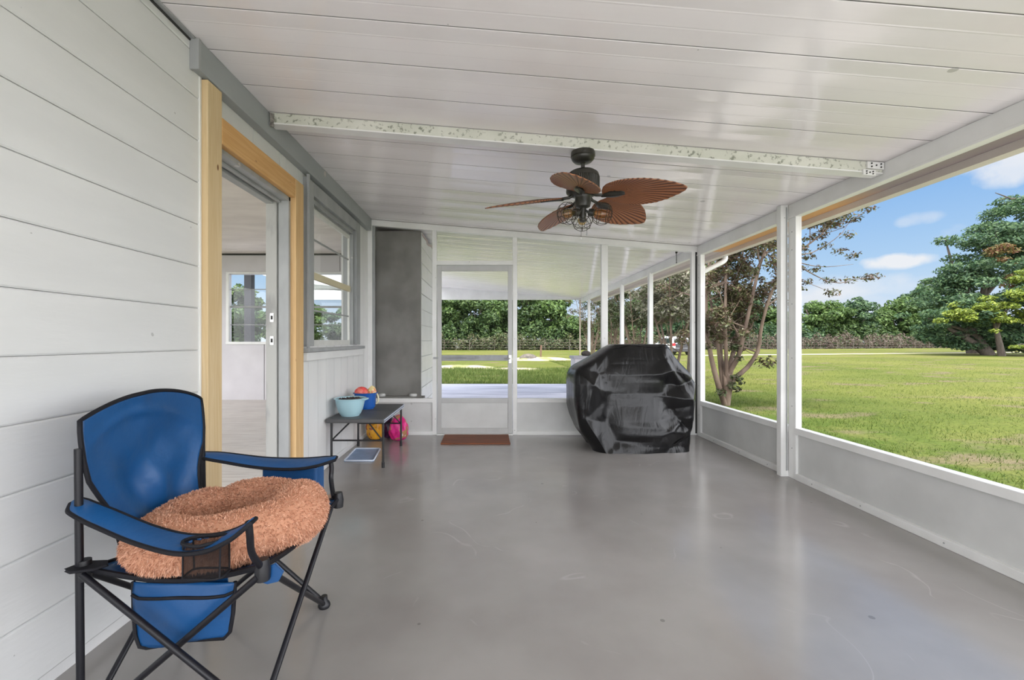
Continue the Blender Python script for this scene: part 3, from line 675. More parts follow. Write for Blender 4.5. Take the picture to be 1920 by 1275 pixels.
# ---------------------------------------------------------------- folding table and what stands there
TB = thing('folding_table', (-1.18, 4.4, 0), 'low dark grey folding table against the house wall by the far corner', 'table')
TZ = .447; tx0, tx1, ty0, ty1 = -1.445, -.925, 3.93, 4.88
ttop = mat('dark_grey_table_plastic', (.075, .075, .078), .5, col2=(.09, .09, .092), nscale=4, bump=.0006, bscale=120)
mb = MB(); mb.box(tx0, tx1, ty0, 4.402, TZ-.038, TZ); mb.box(tx0, tx1, 4.407, ty1, TZ-.038, TZ)
mb.build('tabletop', ttop, TB, bevel=.012, seg=3)
mb = MB(); mb.box(tx1-.002, tx1+.004, ty0+.01, ty1-.01, TZ-.016, TZ-.006); mb.box(tx1-.002, tx1+.003, ty0+.01, ty1-.01, TZ-.034, TZ-.026)
mb.build('edge_trim', mat('pale_blue_edge', (.50, .55, .66), .4), TB)
tb = M['black']
for (x, y) in ((tx0+.035, ty0+.06), (tx1-.02, ty0+.06), (tx0+.035, ty1-.07), (tx1-.02, ty1-.07)):
    lg = MB().tube([(x, y, .012), (x, y, TZ-.035)], .0105, 10).build('leg', tb, TB, smooth=1)
    MB().tube([(x, y, 0), (x, y, .05)], .014, 10).build('foot_cap', M['plastic_black'], lg, smooth=1)
for y in (ty0+.06, ty1-.07):
    MB().tube([(tx0+.035, y, .205+.04), (tx1-.02, y, .205+.04)], .008, 8).build('cross_bar', tb, TB, smooth=1)
    s = 1 if y < 4.4 else -1
    for x, x2 in ((tx0+.04, tx0+.20), (tx1-.03, tx1-.17)):
        MB().tube([(x, y, .25), (x2, y+.03*s, TZ-.035)], .007, 8).build('brace', tb, TB, smooth=1)

def bowl(cx, cy, z, r, h, rb, name, m, par_label, inner=None):
    B = thing(name, (cx, cy, z), par_label, 'bowl')
    MB().lathe([(0, .002), (rb-.004, .002), (rb, 0), (rb+.003, .012), (rb+.012, .016), (rb+(r-rb)*.55, h*.35), (r-.012, h*.72), (r-.006, h-.012), (r+.006, h-.010), (r+.008, h-.002), (r, h), (r-.012, h-.004),
                (r-.018, h*.7), (rb+(r-rb)*.5, h*.34), (rb, .03), (0, .026)], (cx, cy, z), 48).build('bowl_body', m, B, smooth=.7)
    return B
lb = mat('light_blue_plastic', (.36, .57, .64), .3, col2=(.39, .60, .66), nscale=4)
B1 = bowl(-1.285, 4.13, TZ, .140, .165, .082, 'mixing_bowl', lb, 'large pale blue plastic mixing bowl on the near end of the dark folding table')
MB().box(-1.155, -1.125, 4.08, 4.18, TZ+.146, TZ+.160).build('spout_handle', lb, B1, bevel=.004)
mb = MB()
for i in range(60):
    q = rng.uniform(0, 2*PI); r = .10*math.sqrt(rng.uniform()); s = rng.uniform(.010, .018)
    mb.lathe([(0, -s*.6), (s, 0), (0, s*.6)], (-1.285+r*math.cos(q), 4.13+r*math.sin(q), TZ+.150+rng.uniform(0, .010)), 7)
o = mb.build('dark_contents', mat('dark_brown_kibble', (.05, .035, .03), .7), smooth=3); o['kind'] = 'stuff'; tag(o, 'dark dry contents filling the pale blue bowl', 'food')
o.location = (0, 0, 0)
MB().lathe([(0, 0), (.085, 0), (.122, .116), (.122, .118), (0, .120)], (-1.285, 4.13, TZ+.03), 32).build('filling', M['dark'], o)
bb = mat('deep_blue_plastic', (.012, .10, .40), .25)
B2 = bowl(-1.262, 4.56, TZ, .118, .165, .085, 'blue_bucket', bb, 'deep blue plastic bucket behind the pale blue bowl on the folding table')
MB().tube(spline([(-1.146, 4.56, TZ+.150), (-1.130, 4.55, TZ+.12), (-1.128, 4.55, TZ+.08), (-1.150, 4.55, TZ+.05)], 10), .009, 8).build('handle', mat('cream_handle', (.75, .68, .45), .5), B2, smooth=1)
def pouch(c, sx, sy, sz, cols, seedv, rough=.35, scale=9, top=.35):
    """crumpled plastic bag"""
    r_ = np.random.default_rng(seedv); ph = r_.uniform(0, 6, 8); mb = MB()
    def fn(u, v):
        q = 2*PI*u; th = PI*v
        r = math.sin(th)**.32 if v > .5 else (math.sin(th)**.55)
        cr = 1+.07*math.sin(4*q+ph[0]+5*v)+.05*math.sin(9*q+ph[1]-9*v)+.035*math.sin(17*q+ph[2]+15*v)
        taper = 1-top*(1-v)*1.0
        x = math.copysign(abs(math.cos(q))**.7, math.cos(q))*sx*r*cr*taper; y = math.copysign(abs(math.sin(q))**.7, math.sin(q))*sy*r*cr*taper
        z = (1-v)*sz
        return (c[0]+x, c[1]+y, c[2]+max(0, z))
    mb.grid(fn, 48, 26, cu=True); return mb
def bagmat(name, cols, scale, rough=.28):
    m = bpy.data.materials.new(name); m.use_nodes = True; t = m.node_tree; b = t.nodes['Principled BSDF']; b.inputs['Roughness'].default_value = rough
    tcn = N(t, 'ShaderNodeTexCoord'); n = N(t, 'ShaderNodeTexNoise'); n.inputs['Scale'].default_value = scale; n.inputs['Detail'].default_value = 2; n.inputs['Distortion'].default_value = .8; L(t, tcn.outputs['Object'], n.inputs[0])
    k = len(cols); L(t, ramp(t, n.outputs[0], [(.30+.4*i/(k-1) if k > 1 else .5, c) for i, c in enumerate(cols)], 'CONSTANT'), b.inputs['Base Color'])
    bp = N(t, 'ShaderNodeBump'); bp.inputs['Distance'].default_value = .006; n2 = N(t, 'ShaderNodeTexNoise'); n2.inputs['Scale'].default_value = 22; L(t, tcn.outputs['Object'], n2.inputs[0]); L(t, n2.outputs[0], bp.inputs['Height']); L(t, bp.outputs[0], b.inputs['Normal'])
    return m
o = pouch((-1.300, 4.55, TZ+.10), .068, .055, .125, None, 3, top=.02).build('treat_bag', bagmat('coral_bag', [(.80, .09, .08), (.85, .20, .15), (.82, .55, .45)], 14), smooth=3); tag(o, 'crumpled coral red treat bag standing in the blue bucket', 'bag')
o = pouch((-1.198, 4.57, TZ+.10), .040, .045, .132, None, 5, top=.05).build('treat_bag', bagmat('yellow_bag', [(.75, .45, .10), (.85, .70, .35), (.80, .25, .12), (.8, .78, .7)], 18), smooth=3); tag(o, 'small yellow and white bag standing in the blue bucket beside the red one', 'bag')
o = pouch((-1.40, 4.62, TZ), .045, .06, .12, None, 9, top=.4).build('small_pouch', mat('brown_pouch', (.10, .07, .06), .7), smooth=3); tag(o, 'small dark brown pouch behind the blue bucket against the wall', 'pouch')
o = pouch((-1.30, 5.10, 0), .105, .085, .33, None, 15, top=.25).build('food_bag', bagmat('orange_bag', [(.62, .26, .02), (.78, .38, .03), (.35, .10, .06), (.55, .50, .45)], 7), smooth=3); tag(o, 'orange printed food bag on the floor under the folding table', 'bag')
o = pouch((-1.165, 5.18, 0), .07, .07, .30, None, 16, top=.25).build('food_bag', bagmat('purple_bag', [(.045, .008, .05), (.07, .02, .07), (.12, .03, .06)], 7), smooth=3); tag(o, 'dark purple bag wedged between the orange and pink bags', 'bag')
o = pouch((-1.02, 5.06, 0), .115, .085, .30, None, 22, top=.2).build('food_bag', bagmat('pink_bag', [(.70, .02, .20), (.78, .03, .26), (.45, .22, .10), (.80, .65, .68)], 8), smooth=3); tag(o, 'bright pink plastic bag on the floor at the far end of the table', 'bag')
tr = thing('litter_tray', (-1.13, 4.42, 0), 'flat pale blue tray with a white rim on the floor under the table', 'tray')
ax = [(-1.375, 4.19), (-1.105, 4.19), (-1.145, 4.665), (-1.395, 4.665)]
def px2(p, q, z=0):  # floor point from photo pixel
    Y = FPX*(CH-z)/(q-637); return ((p-915)*Y/FPX, Y)
q4 = [px2(645, 865), px2(700, 865), px2(713, 842), px2(667, 842)]
mb = MB(); mb.prism(q4, 'z', .0, .006); mb.build('tray_base', mat('tray_blue', (.27, .38, .58), .4, col2=(.22, .32, .50), nscale=12), tr)
loop = []
for i in range(4):
    a = Vector((*q4[i], .009)); b = Vector((*q4[(i+1) % 4], .009))
    for s in (.04, .5, .96): loop.append(a.lerp(b, s))
MB().tube(loop, .008, 8, closed=True).build('tray_rim', mat('tray_white', (.62, .68, .78), .4), tr, smooth=1)

# doormat
mbk = MB(); mbk.box(-.522, .246, 4.87, 5.325, 0, .016)
o = mbk.build('doormat', wood('doormat_brown', (.22, .060, .014), (.13, .035, .010), (.36, .14, .04), (.6, 12, 10)), bevel=.004); tag(o, 'flat reddish brown doormat in front of the screen door', 'doormat')

# two small white lids on the sill behind the screen
for x, l in ((-1.335, 'small whitish lid on the ledge at the left foot of the stucco wall'), (-.94, 'small whitish lid on the ledge at the right foot of the stucco wall')):
    o = MB().lathe([(0, 0), (.045, 0), (.050, .01), (.046, .03), (.035, .036), (0, .036)], (x, 5.555, .445), 24).build('plastic_lid', sash, smooth=.7); tag(o, l, 'lid')
st(MB().box(WL, -.80, 5.50, 5.62, -.06, .445).build('trim_11', M['stucco']), 'low ledge under the stucco wall')
# hanging chain from the header
mb = MB()
for k in range(7):
    z = 2.225-k*.015; p = [(2.35+(.005*math.cos(2*PI*j/12) if k % 2 else 0), 5.52+(0 if k % 2 else .005*math.cos(2*PI*j/12)), z+.010*math.sin(2*PI*j/12)) for j in range(12)]
    mb.tube(p, .0018, 5, closed=True)
mb.lathe([(0, .01), (.009, 0), (0, -.01)], (2.35, 5.52, 2.115), 8)
mb.box(2.34, 2.36, 5.51, 5.53, 2.232, cz(2.35)-.0)
o = mb.build('hanging_chain', M['dark']); tag(o, 'tiny dark chain hanging from the patio ceiling near the corner post', 'chain')

# ---------------------------------------------------------------- covered grill
def grill():
    G = thing('covered_grill', (1.53, 4.82, 0), 'barbecue grill under a black vinyl cover in the far right corner', 'grill')
    S = [(0, 1.12, 2.085, 4.53, 5.10), (.08, 1.06, 2.10, 4.533, 5.11), (.18, .985, 2.11, 4.537, 5.12), (.30, .93, 2.12, 4.542, 5.13), (.45, .895, 2.14, 4.55, 5.13), (.60, .885, 2.162, 4.558, 5.13), (.70, .885, 2.172, 4.566, 5.13),
         (.78, .89, 2.14, 4.575, 5.13), (.86, .925, 2.075, 4.59, 5.12), (.93, 1.06, 2.02, 4.61, 5.10), (1.0, 1.18, 1.975, 4.64, 5.08), (1.07, 1.29, 1.94, 4.68, 5.06), (1.095, 1.335, 1.92, 4.71, 5.04), (1.104, 1.36, 1.89, 4.75, 5.0)]
    from mathutils.geometry import delaunay_2d_cdt
    CP = [(1143,648,0),(1160,674,0),(1250,674,0),(1254,648,0),(1080,690,0),(1112,722,.055),(1098,785,.03),(1070,720,0),(1070,780,-.02),(1080,850,-.03),(1134,848,.05),(1128,700,-.02),(1148,738,-.03),(1170,765,.02),(1182,806,.055),(1138,792,-.02),
          (1166,706,.016),(1200,704,.01),(1194,762,.018),(1206,850,.05),(1186,828,.02),(1230,704,.02),(1240,742,-.025),(1218,792,.04),(1224,822,.06),(1234,850,.03),(1264,694,.045),(1256,720,-.035),(1293,748,.065),(1280,722,-.012),(1312,708,.02),
          (1272,662,0),(1316,775,0),(1270,782,-.03),(1297,786,.05),(1258,808,.06),(1266,832,-.015),(1300,850,.02),(1298,815,-.01),(1150,640,0),(1250,640,0),(1060,660,0),(1330,660,0),(1330,850,0),(1060,850,0),(1155,825,.0)]
    cpv = [Vector(((a-915)/182.4, 1.15-(b-637)/182.4)) for a, b, _ in CP]; tri = delaunay_2d_cdt(cpv, [], [], 0, 1e-5); tv, tf, tov = tri[0], tri[2], tri[3]
    td = [CP[o[0]][2] for o in tov]
    def facet(x, z):
        for f in tf:
            (x1, y1), (x2, y2), (x3, y3) = tv[f[0]], tv[f[1]], tv[f[2]]; D = (y2-y3)*(x1-x3)+(x3-x2)*(y1-y3)
            a = ((y2-y3)*(x-x3)+(x3-x2)*(z-y3))/D; b = ((y3-y1)*(x-x3)+(x1-x3)*(z-y3))/D; c = 1-a-b
            if a > -1e-4 and b > -1e-4 and c > -1e-4: return a*td[f[0]]+b*td[f[1]]+c*td[f[2]]
        return 0
    zs = [s[0] for s in S]
    sec = lambda z: [np.interp(z, zs, [s[i] for s in S]) for i in range(1, 5)]
    seg = [((1143, 650), (1112, 722), .030, .05), ((1156, 676), (1128, 780), .030, .045), ((1158, 680), (1176, 800), -.024, .03), ((1128, 705), (1182, 806), .026, .045), ((1200, 700), (1192, 800), .016, .030),
           ((1245, 680), (1216, 792), .024, .032), ((1228, 680), (1204, 770), -.014, .028), ((1248, 656), (1252, 680), .014, .02), ((1252, 678), (1293, 748), .036, .045), ((1262, 690), (1300, 726), -.034, .045), ((1272, 662), (1310, 708), .026, .05),
           ((1100, 786), (1134, 846), .036, .040), ((1096, 775), (1112, 848), -.03, .05), ((1294, 782), (1222, 822), .030, .030), ((1300, 800), (1240, 842), .024, .04), ((1216, 800), (1232, 846), -.024, .05), ((1088, 700), (1090, 775), .02, .04),
           ((1130, 745), (1104, 700), .022, .05), ((1186, 806), (1206, 846), .026, .06), ((1290, 760), (1250, 770), -.02, .045), ((1160, 830), (1290, 838), -.014, .03), ((1155, 674), (1248, 675), -.008, .010)]
    SG = [(((a[0]-915)/182.4, 1.15-(a[1]-637)/182.4), ((b[0]-915)/182.4, 1.15-(b[1]-637)/182.4), am, wd) for a, b, am, wd in seg]
    sec0 = sec
    def sec(z):
        ds = (-.03, -.015, 0, .015, .03); A = [sec0(min(max(z+q*min(1, (1.104-z)/.03), 0), 1.104)) for q in ds]
        return [sum(a[i] for a in A)/5 for i in range(4)]
    def folds(x, z):
        d = 0
        for (x0, z0), (x1, z1), am, wd in SG:
            ux, uz = x1-x0, z1-z0; L2 = ux*ux+uz*uz; t = max(0, min(1, ((x-x0)*ux+(z-z0)*uz)/L2))
            dd = math.hypot(x-x0-t*ux, z-z0-t*uz); d += am*max(0, 1-dd/wd)**1.4*(1-.3*abs(2*t-1))
        return d
    mb = MB(); NU, NV = 240, 110
    def fn(u, v):
        z = 1.104*(v**.9); xl, xr, yf, yb = sec(z); cx, cy = (xl+xr)/2, (yf+yb)/2; hx, hy = (xr-xl)/2, (yb-yf)/2
        q = 2*PI*u; e = .28
        c, s = math.cos(q), math.sin(q); x = cx+hx*math.copysign(abs(c)**e, c); y = cy+hy*math.copysign(abs(s)**e, s)
        fx, fy = (x-cx)/hx, (y-cy)/hy
        w = max(0, -fy)**3; d = .45*folds(x, z)+(1.25*facet(x, z) if w > .02 else 0)
        wob = .009*math.sin(17*x+3*math.sin(3*z)+1)*(.4+.6*z)+.005*math.sin(31*x-6*z)+.0025*math.sin(57*x+9*z)
        y -= w*(d+wob)
        x += (fx**3)*(.012*math.sin(14*y+3*z)+.004*math.sin(19*z+5*y)+.5*d*(1-w))
        if z < .02: z = max(0, z)
        return (x, y, z)
    mb.grid(fn, NU, NV, cu=True)
    top = len(mb.v)-NU; mb.f.append(tuple(top+i for i in range(NU))); mb.m.append(0)
    m = bpy.data.materials.new('black_vinyl'); m.use_nodes = True; t = m.node_tree; b = t.nodes['Principled BSDF']; b.inputs['Base Color'].default_value = (.006, .006, .0065, 1)
    b.inputs['Roughness'].default_value = .27; b.inputs['Specular IOR Level'].default_value = .36
    tcn = N(t, 'ShaderNodeTexCoord'); mpn = N(t, 'ShaderNodeMapping'); mpn.inputs['Scale'].default_value = (2.6, 1, .7); L(t, tcn.outputs['Object'], mpn.inputs[0])
    n1 = N(t, 'ShaderNodeTexNoise'); n1.inputs['Scale'].default_value = 4; n1.inputs['Detail'].default_value = 6; n1.inputs['Distortion'].default_value = 1.0; L(t, mpn.outputs[0], n1.inputs[0])
    n2 = N(t, 'ShaderNodeTexNoise'); n2.inputs['Scale'].default_value = 90; L(t, tcn.outputs['Object'], n2.inputs[0])
    bp = N(t, 'ShaderNodeBump'); bp.inputs['Distance'].default_value = .022; bp.inputs['Strength'].default_value = .5; L(t, n1.outputs[0], bp.inputs['Height'])
    bp2 = N(t, 'ShaderNodeBump'); bp2.inputs['Distance'].default_value = .0006; L(t, n2.outputs[0], bp2.inputs['Height']); L(t, bp.outputs[0], bp2.inputs['Normal']); L(t, bp2.outputs[0], b.inputs['Normal'])
    mb.build('vinyl_cover', m, G, smooth=3)
    MB().tube([(1.335+.0, 4.693, 1.094), (1.5, 4.70, 1.098), (1.75, 4.70, 1.098), (1.92, 4.69, 1.092)], .004, 6).build('seam_piping', m, G, smooth=1)
    return G
grill()

# ---------------------------------------------------------------- camping chair with a pet bed
blue = mat('blue_polyester', (.005, .060, .185), .40, col2=(.006, .074, .225), nscale=3, bump=.010, bscale=5, spec=.5)
navy = mat('blue_polyester_shadeside', (.008, .095, .30), .5)
pipe = mat('black_webbing', (.006, .006, .009), .7, spec=.3)
tubem = mat('black_steel_tube', (.006, .006, .009), .38, spec=.4)
CHR = thing('camping_chair', (-.92, 1.58, 0), 'blue folding camping chair with black frame by the near left wall', 'chair')
def strap_border(pts, r, name, parent, m=pipe, closed=False):
    return MB().tube(pts, r, 6, closed=closed).build(name, m, parent, smooth=1)
# backrest
tl_ = [(0, 1.42, 1.775), (.20, 1.40, 1.80), (.38, 1.378, 1.805), (.50, 1.345, 1.825), (.60, 1.322, 1.853), (.74, 1.312, 1.865), (.90, 1.308, 1.868), (1, 1.312, 1.865)]
def back(u, v):
    yl = np.interp(v, [a[0] for a in tl_], [a[1] for a in tl_]); yr = np.interp(v, [a[0] for a in tl_], [a[2] for a in tl_])
    y = yl+(yr-yl)*u; zt = .890+.070*(math.sin(PI*(u*.94+.06))**.75)+.012*u
    z = .45+(zt-.45)*v
    belly = math.sin(PI*u)*math.sin(PI*min(1, v*.95+.05))
    x = -1.165-.045*v-.040*belly+.006*math.sin(7*u+9*v)*belly+.010*math.exp(-((u-.42-.25*(1-v))**2)/.004)*v*.6+.009*math.sin(16*(u-.5)*(1.2-v))*belly+.007*math.sin(9*u-13*v+1)*belly+.004*math.sin(19*u+11*v)*belly+.010*math.exp(-((v-.80-.08*math.sin(4*u))**2)/.0008)*math.sin(PI*u)
    return (x, y, z)
mb = MB(); mb.grid(back, 41, 41); bk = mb.build('backrest', blue, CHR, smooth=3, solid=.004)
bd = [back(0, v) for v in np.linspace(0, 1, 16)]+[back(u, 1) for u in np.linspace(.02, .98, 30)]+[back(1, v) for v in np.linspace(1, 0, 16)]
strap_border(bd, .007, 'back_piping', bk)
mb = MB(); mb.grid(lambda u, v: (back(u*.085, v*.74+.26)[0]+.004, back(u*.085, v*.74+.26)[1], back(u*.085, v*.74+.26)[2]), 4, 20); 
# seat
BLc, BRc, FLc, FRc = np.array((-1.19, 1.315, .470)), np.array((-1.20, 1.865, .470)), np.array((-.645, 1.275, .500)), np.array((-.615, 1.83, .500))
def seat(u, v):   # u: near->far, v: back->front
    p = BLc*(1-u)*(1-v)+BRc*u*(1-v)+FLc*(1-u)*v+FRc*u*v
    sag = .05*math.sin(PI*v)*(1-.2*math.sin(PI*u))+.040*math.sin(PI*u)
    p = p.copy(); p[2] -= sag
    p[1] += .02*math.sin(PI*v)*(1-2*u); p[0] -= .02*math.sin(PI*u)*(2*v-1)*.6
    return tuple(p)
se = MB().grid(seat, 25, 25).build('seat', blue, CHR, smooth=3, solid=.004)
bd = [seat(0, v) for v in np.linspace(0, 1, 20)]+[seat(u, 1) for u in np.linspace(.03, 1, 20)]+[seat(1, v) for v in np.linspace(.97, 0, 20)]+[seat(u, 0) for u in np.linspace(.97, .03, 20)]
strap_border(bd, .008, 'seat_piping', se, closed=True)
# front corner flap
mb = MB(); mb.prism([(-.665, .475), (-.62, .495), (-.60, .475), (-.612, .452), (-.64, .445), (-.665, .452)], 'y', 1.285, 1.293); mb.build('corner_flap', blue, se, bevel=.004)
# backdrop sling between the seat and backrest sides
# poles
BLf, BRf = (-1.20, 1.305, 0), (-1.205, 1.885, 0)
for f, t_ in ((BLf, (-1.205, 1.302, .83)), (BRf, (-1.215, 1.880, .83))):
    MB().tube([f, t_], .0105, 12).build('back_pole', tubem, CHR, smooth=1)
FRf = (-.705, 1.905, 0); FLf1 = (-.475, 1.20, 0); FLf2 = (-.655, 1.20, 0)
bars = [((-1.185, 1.292, .465), FLf1, 'side_leg'), ((-.655, 1.262, .475), (BLf[0]+.01, BLf[1]+.0, 0.01), 'side_leg'),
        ((-1.20, 1.875, .46), (BLf[0], BLf[1]+.02, .01), 'rear_leg'), ((-1.20, 1.32, .46), (BRf[0], BRf[1]-.02, .01), 'rear_leg'),
        ((-.635, 1.81, .485), FLf2, 'front_leg'), ((-.645, 1.29, .48), FRf, 'front_leg'),
        ((-1.19, 1.89, .46), (FRf[0]-.01, FRf[1]+.02, .0), 'side_leg'), ((-.63, 1.835, .475), (BRf[0]+.02, BRf[1]+.015, .01), 'side_leg')]
for a, b, nm in bars:
    a = Vector(a); b = Vector(b); b.z = max(b.z, .012)
    MB().tube([a, b], .0095, 12).build(nm, tubem, CHR, smooth=1)
for f in (BLf, BRf, FRf, FLf1, FLf2):
    MB().lathe([(0, 0), (.022, 0), (.026, .008), (.024, .018), (.014, .030), (.013, .05), (0, .05)], (f[0], f[1], 0), 16).build('foot', M['plastic_black'], CHR, smooth=.8)
for p, sx in ((BLc, 1), (BRc, 1)):
    mb = MB(); mb.lathe([(0, -.03), (.017, -.03), (.019, .0), (.017, .03), (0, .03)], (p[0]-.005, p[1]-.004 if p is BLc else p[1]+.006, p[2]), 14)
    mb.build('pivot_joint', M['plastic_black'], CHR, smooth=.8)
mb = MB(); mb.prism([(-1.228, 1.285), (-1.20, 1.272), (-1.15, 1.288), (-1.13, 1.315), (-1.15, 1.335), (-1.21, 1.33)], 'z', .478, .486); mb.build('corner_tab', pipe, CHR, bevel=.002)
for p in (FLc, FRc):
    mb = MB(); mb.lathe([(0, -.03), (.02, -.03), (.022, .0), (.016, .03), (0, .03)], (p[0]-.004, p[1], p[2]-.01), 14); mb.build('pivot_joint', M['plastic_black'], CHR, smooth=.8)
# arm posts
MB().tube(spline([(-.630, 1.165, .672), (-.632, 1.175, .63), (-.648, 1.215, .565), (-.650, 1.268, .50)], 12), .0095, 10).build('arm_post', tubem, CHR, smooth=1)
MB().tube(spline([(-.675, 1.895, .640), (-.670, 1.895, .60), (-.668, 1.885, .555), (-.640, 1.835, .50)], 12), .0095, 10).build('arm_post', tubem, CHR, smooth=1)
# arms
A1 = spline([(-1.235, 1.325, .672), (-1.20, 1.305, .662), (-1.098, 1.28, .636), (-.97, 1.25, .606), (-.848, 1.22, .594), (-.749, 1.20, .606), (-.672, 1.18, .640), (-.615, 1.16, .682)], 40)
A2 = spline([(-1.24, 1.895, .665), (-1.15, 1.905, .652), (-1.006, 1.915, .628), (-.90, 1.915, .620), (-.80, 1.91, .622), (-.72, 1.90, .634), (-.652, 1.895, .648)], 40)
HW = [.018, .034, .040, .040, .040, .043, .043, .034, .012]
HW2 = [.018, .030, .036, .040, .042, .040, .032, .014]
def arm(path, hws, hole, tilt, nm):
    n = len(path); mb = MB(); nu = 11; rows = []
    for i, p in enumerate(path):
        t = i/(n-1); hw = np.interp(t, np.linspace(0, 1, len(hws)), hws)
        row = []
        for j in range(nu):
            s = j/(nu-1)*2-1; row.append((p[0], p[1]+s*hw, p[2]-.006*s*s+tilt*s*hw))
        rows.append(row)
    vs = [q for r in rows for q in r]; fs = []
    for i in range(n-1):
        for j in range(nu-1):
            if hole:
                q = path[i]; cx = (rows[i][j][0]+rows[i+1][j+1][0])/2; cy = (rows[i][j][1]+rows[i+1][j+1][1])/2
                if ((cx-hole[0])/hole[2])**2+((cy-hole[1])/hole[3])**2 < 1: continue
            fs.append((i*nu+j, i*nu+j+1, (i+1)*nu+j+1, (i+1)*nu+j))
    mb.add(vs, fs); o = mb.build(nm, blue, CHR, smooth=3, solid=.006)
    e = [r[0] for r in rows]+[r[-1] for r in rows[::-1]]
    strap_border(e, .0065, 'arm_piping', o, closed=True); return o
hx, hy, ha, hb = -.765, 1.203, .062, .033
a1 = arm(A1, HW, (hx, hy, ha, hb), .12, 'armrest')
a2 = arm(A2, HW2, None, .26, 'armrest')
ring = [(hx+ha*math.cos(2*PI*k/32), hy+hb*math.sin(2*PI*k/32), .604+.012*max(0, math.cos(2*PI*k/32))) for k in range(32)]
strap_border(ring, .005, 'cup_ring', a1, closed=True)
mb = MB(); zt, zb = .600, .515
def cup(u, v):
    q = 2*PI*u; k = .95-.10*v; return (hx+ha*k*math.copysign(abs(math.cos(q))**(.9-.5*v), math.cos(q)), hy+hb*k*1.1*math.copysign(abs(math.sin(q))**(.9-.4*v), math.sin(q)), zt+(zb-zt)*v)
mb.grid(cup, 32, 6, cu=True); bse = [cup(k/32, 1) for k in range(32)]; mb.add(bse, [tuple(range(32))])
mb.build('mesh_cup_holder', M['mesh'], a1)
strap_border([cup(k/32, 1) for k in range(32)], .003, 'cup_base_rim', a1, closed=True)
for k in (3, 13, 19, 29): strap_border([cup(k/32, v) for v in (0, .5, 1)], .0025, 'cup_strap', a1)
# side pouch hanging under the near side
PX = lambda x, y, Y=1.335: ((x-915)*Y/FPX, Y, CH-(y-637)*Y/FPX)
outl = [PX(*p) for p in ((250, 1090), (251, 1150), (254, 1190), (262, 1212), (275, 1214), (310, 1208), (345, 1200), (400, 1197), (420, 1196), (431, 1185), (437, 1150), (441, 1090))]
mb = MB()
def pouchfn(u, v):
    # v down
    a = np.array(PX(250+191*u, 1090)); yb = np.interp(u, [0, .06, .3, .5, .8, .93, 1], [1190, 1214, 1209, 1200, 1197, 1192, 1170]); xb = np.interp(u, [0, 1], [255, 436])
    b = np.array(PX(xb, yb)); p = a+(b-a)*v; p[1] -= .022*math.sin(PI*u)*math.sin(PI*(v*.8+.1))+.004*math.sin(8*u+5*v); return tuple(p)
mb.grid(pouchfn, 25, 17); po = mb.build('side_pouch', blue, CHR, smooth=3, solid=.005)
strap_border(outl, .006, 'pouch_piping', po)
strap_border([tuple(np.array(pouchfn(u, .22))+np.array((0, -.004, 0))) for u in np.linspace(0, 1, 14)], .005, 'pouch_piping', po)
mb = MB(); mb.grid(lambda u, v: (-1.05+.25*u, 1.36+.02*v, .42-.15*v), 4, 4); mb.build('pouch_back', blue, po, solid=.004)
# cooler pouch on the far arm
mb = MB(); mb.box(-.985, -.745, 1.925, 2.02, .42, .600); co = mb.build('cooler_pouch', blue, CHR, bevel=.012, seg=3)
strap_border([(-.985, 1.925, .597), (-.745, 1.925, .597)], .004, 'pouch_piping', co)

# pet bed
BED = thing('pet_bed', (-.885, 1.555, .44), 'fluffy orange brown donut pet bed lying on the blue camping chair', 'pet bed')
bc = np.array((-.892, 1.545, .520))
def bed_pt(q, th):
    R = .205*(1+.03*math.sin(2*q+.5)); r = .080*(1+.07*math.sin(3*q+1)+.05*math.sin(5*q))
    dent = 1-.16*math.exp(-((math.sin((q-2.2)/2))**2)/.004)-.12*math.exp(-((math.sin((q-.9)/2))**2)/.003)-.10*math.exp(-((math.sin((q-3.9)/2))**2)/.004)
    c, s = math.cos(th), math.sin(th)
    rr = R+r*1.15*c; z = r*1.08*s*(dent if s > 0 or c < 0 else 1)
    if c < 0: rr = R+r*.95*c*dent
    x = bc[0]+rr*math.cos(q)*1.0; y = bc[1]+rr*math.sin(q)*.98
    z = bc[2]+z*(1+.10*math.cos(q)+.10*math.sin(q)-.05)+.018*(x-bc[0])/.3-.010*math.sin(q)
    return (x, y, z)
bn1, bn2 = 96, 40
mb = MB(); mb.grid(lambda u, v: bed_pt(2*PI*u, 2*PI*v), bn1, bn2, cu=True)
fur = leafmat('orange_brown_fleece', [(.46, .215, .13), (.60, .31, .19), (.69, .39, .26), (.77, .48, .34)], .15, .8)
furb = mat('fleece_base', (.50, .25, .15), .9)
rim = mb.build('bolster', furb, BED, smooth=3)
mb = MB()
def cush(u, v):
    q = 2*PI*u; r = .17*v; return (bc[0]+r*math.cos(q), bc[1]+r*math.sin(q), bc[2]-.085+.030*(1-v*v)+.006*math.sin(4*q)*v)
mb.grid(cush, 40, 10, cu=True); cu_ = mb.build('cushion', furb, BED, smooth=3)
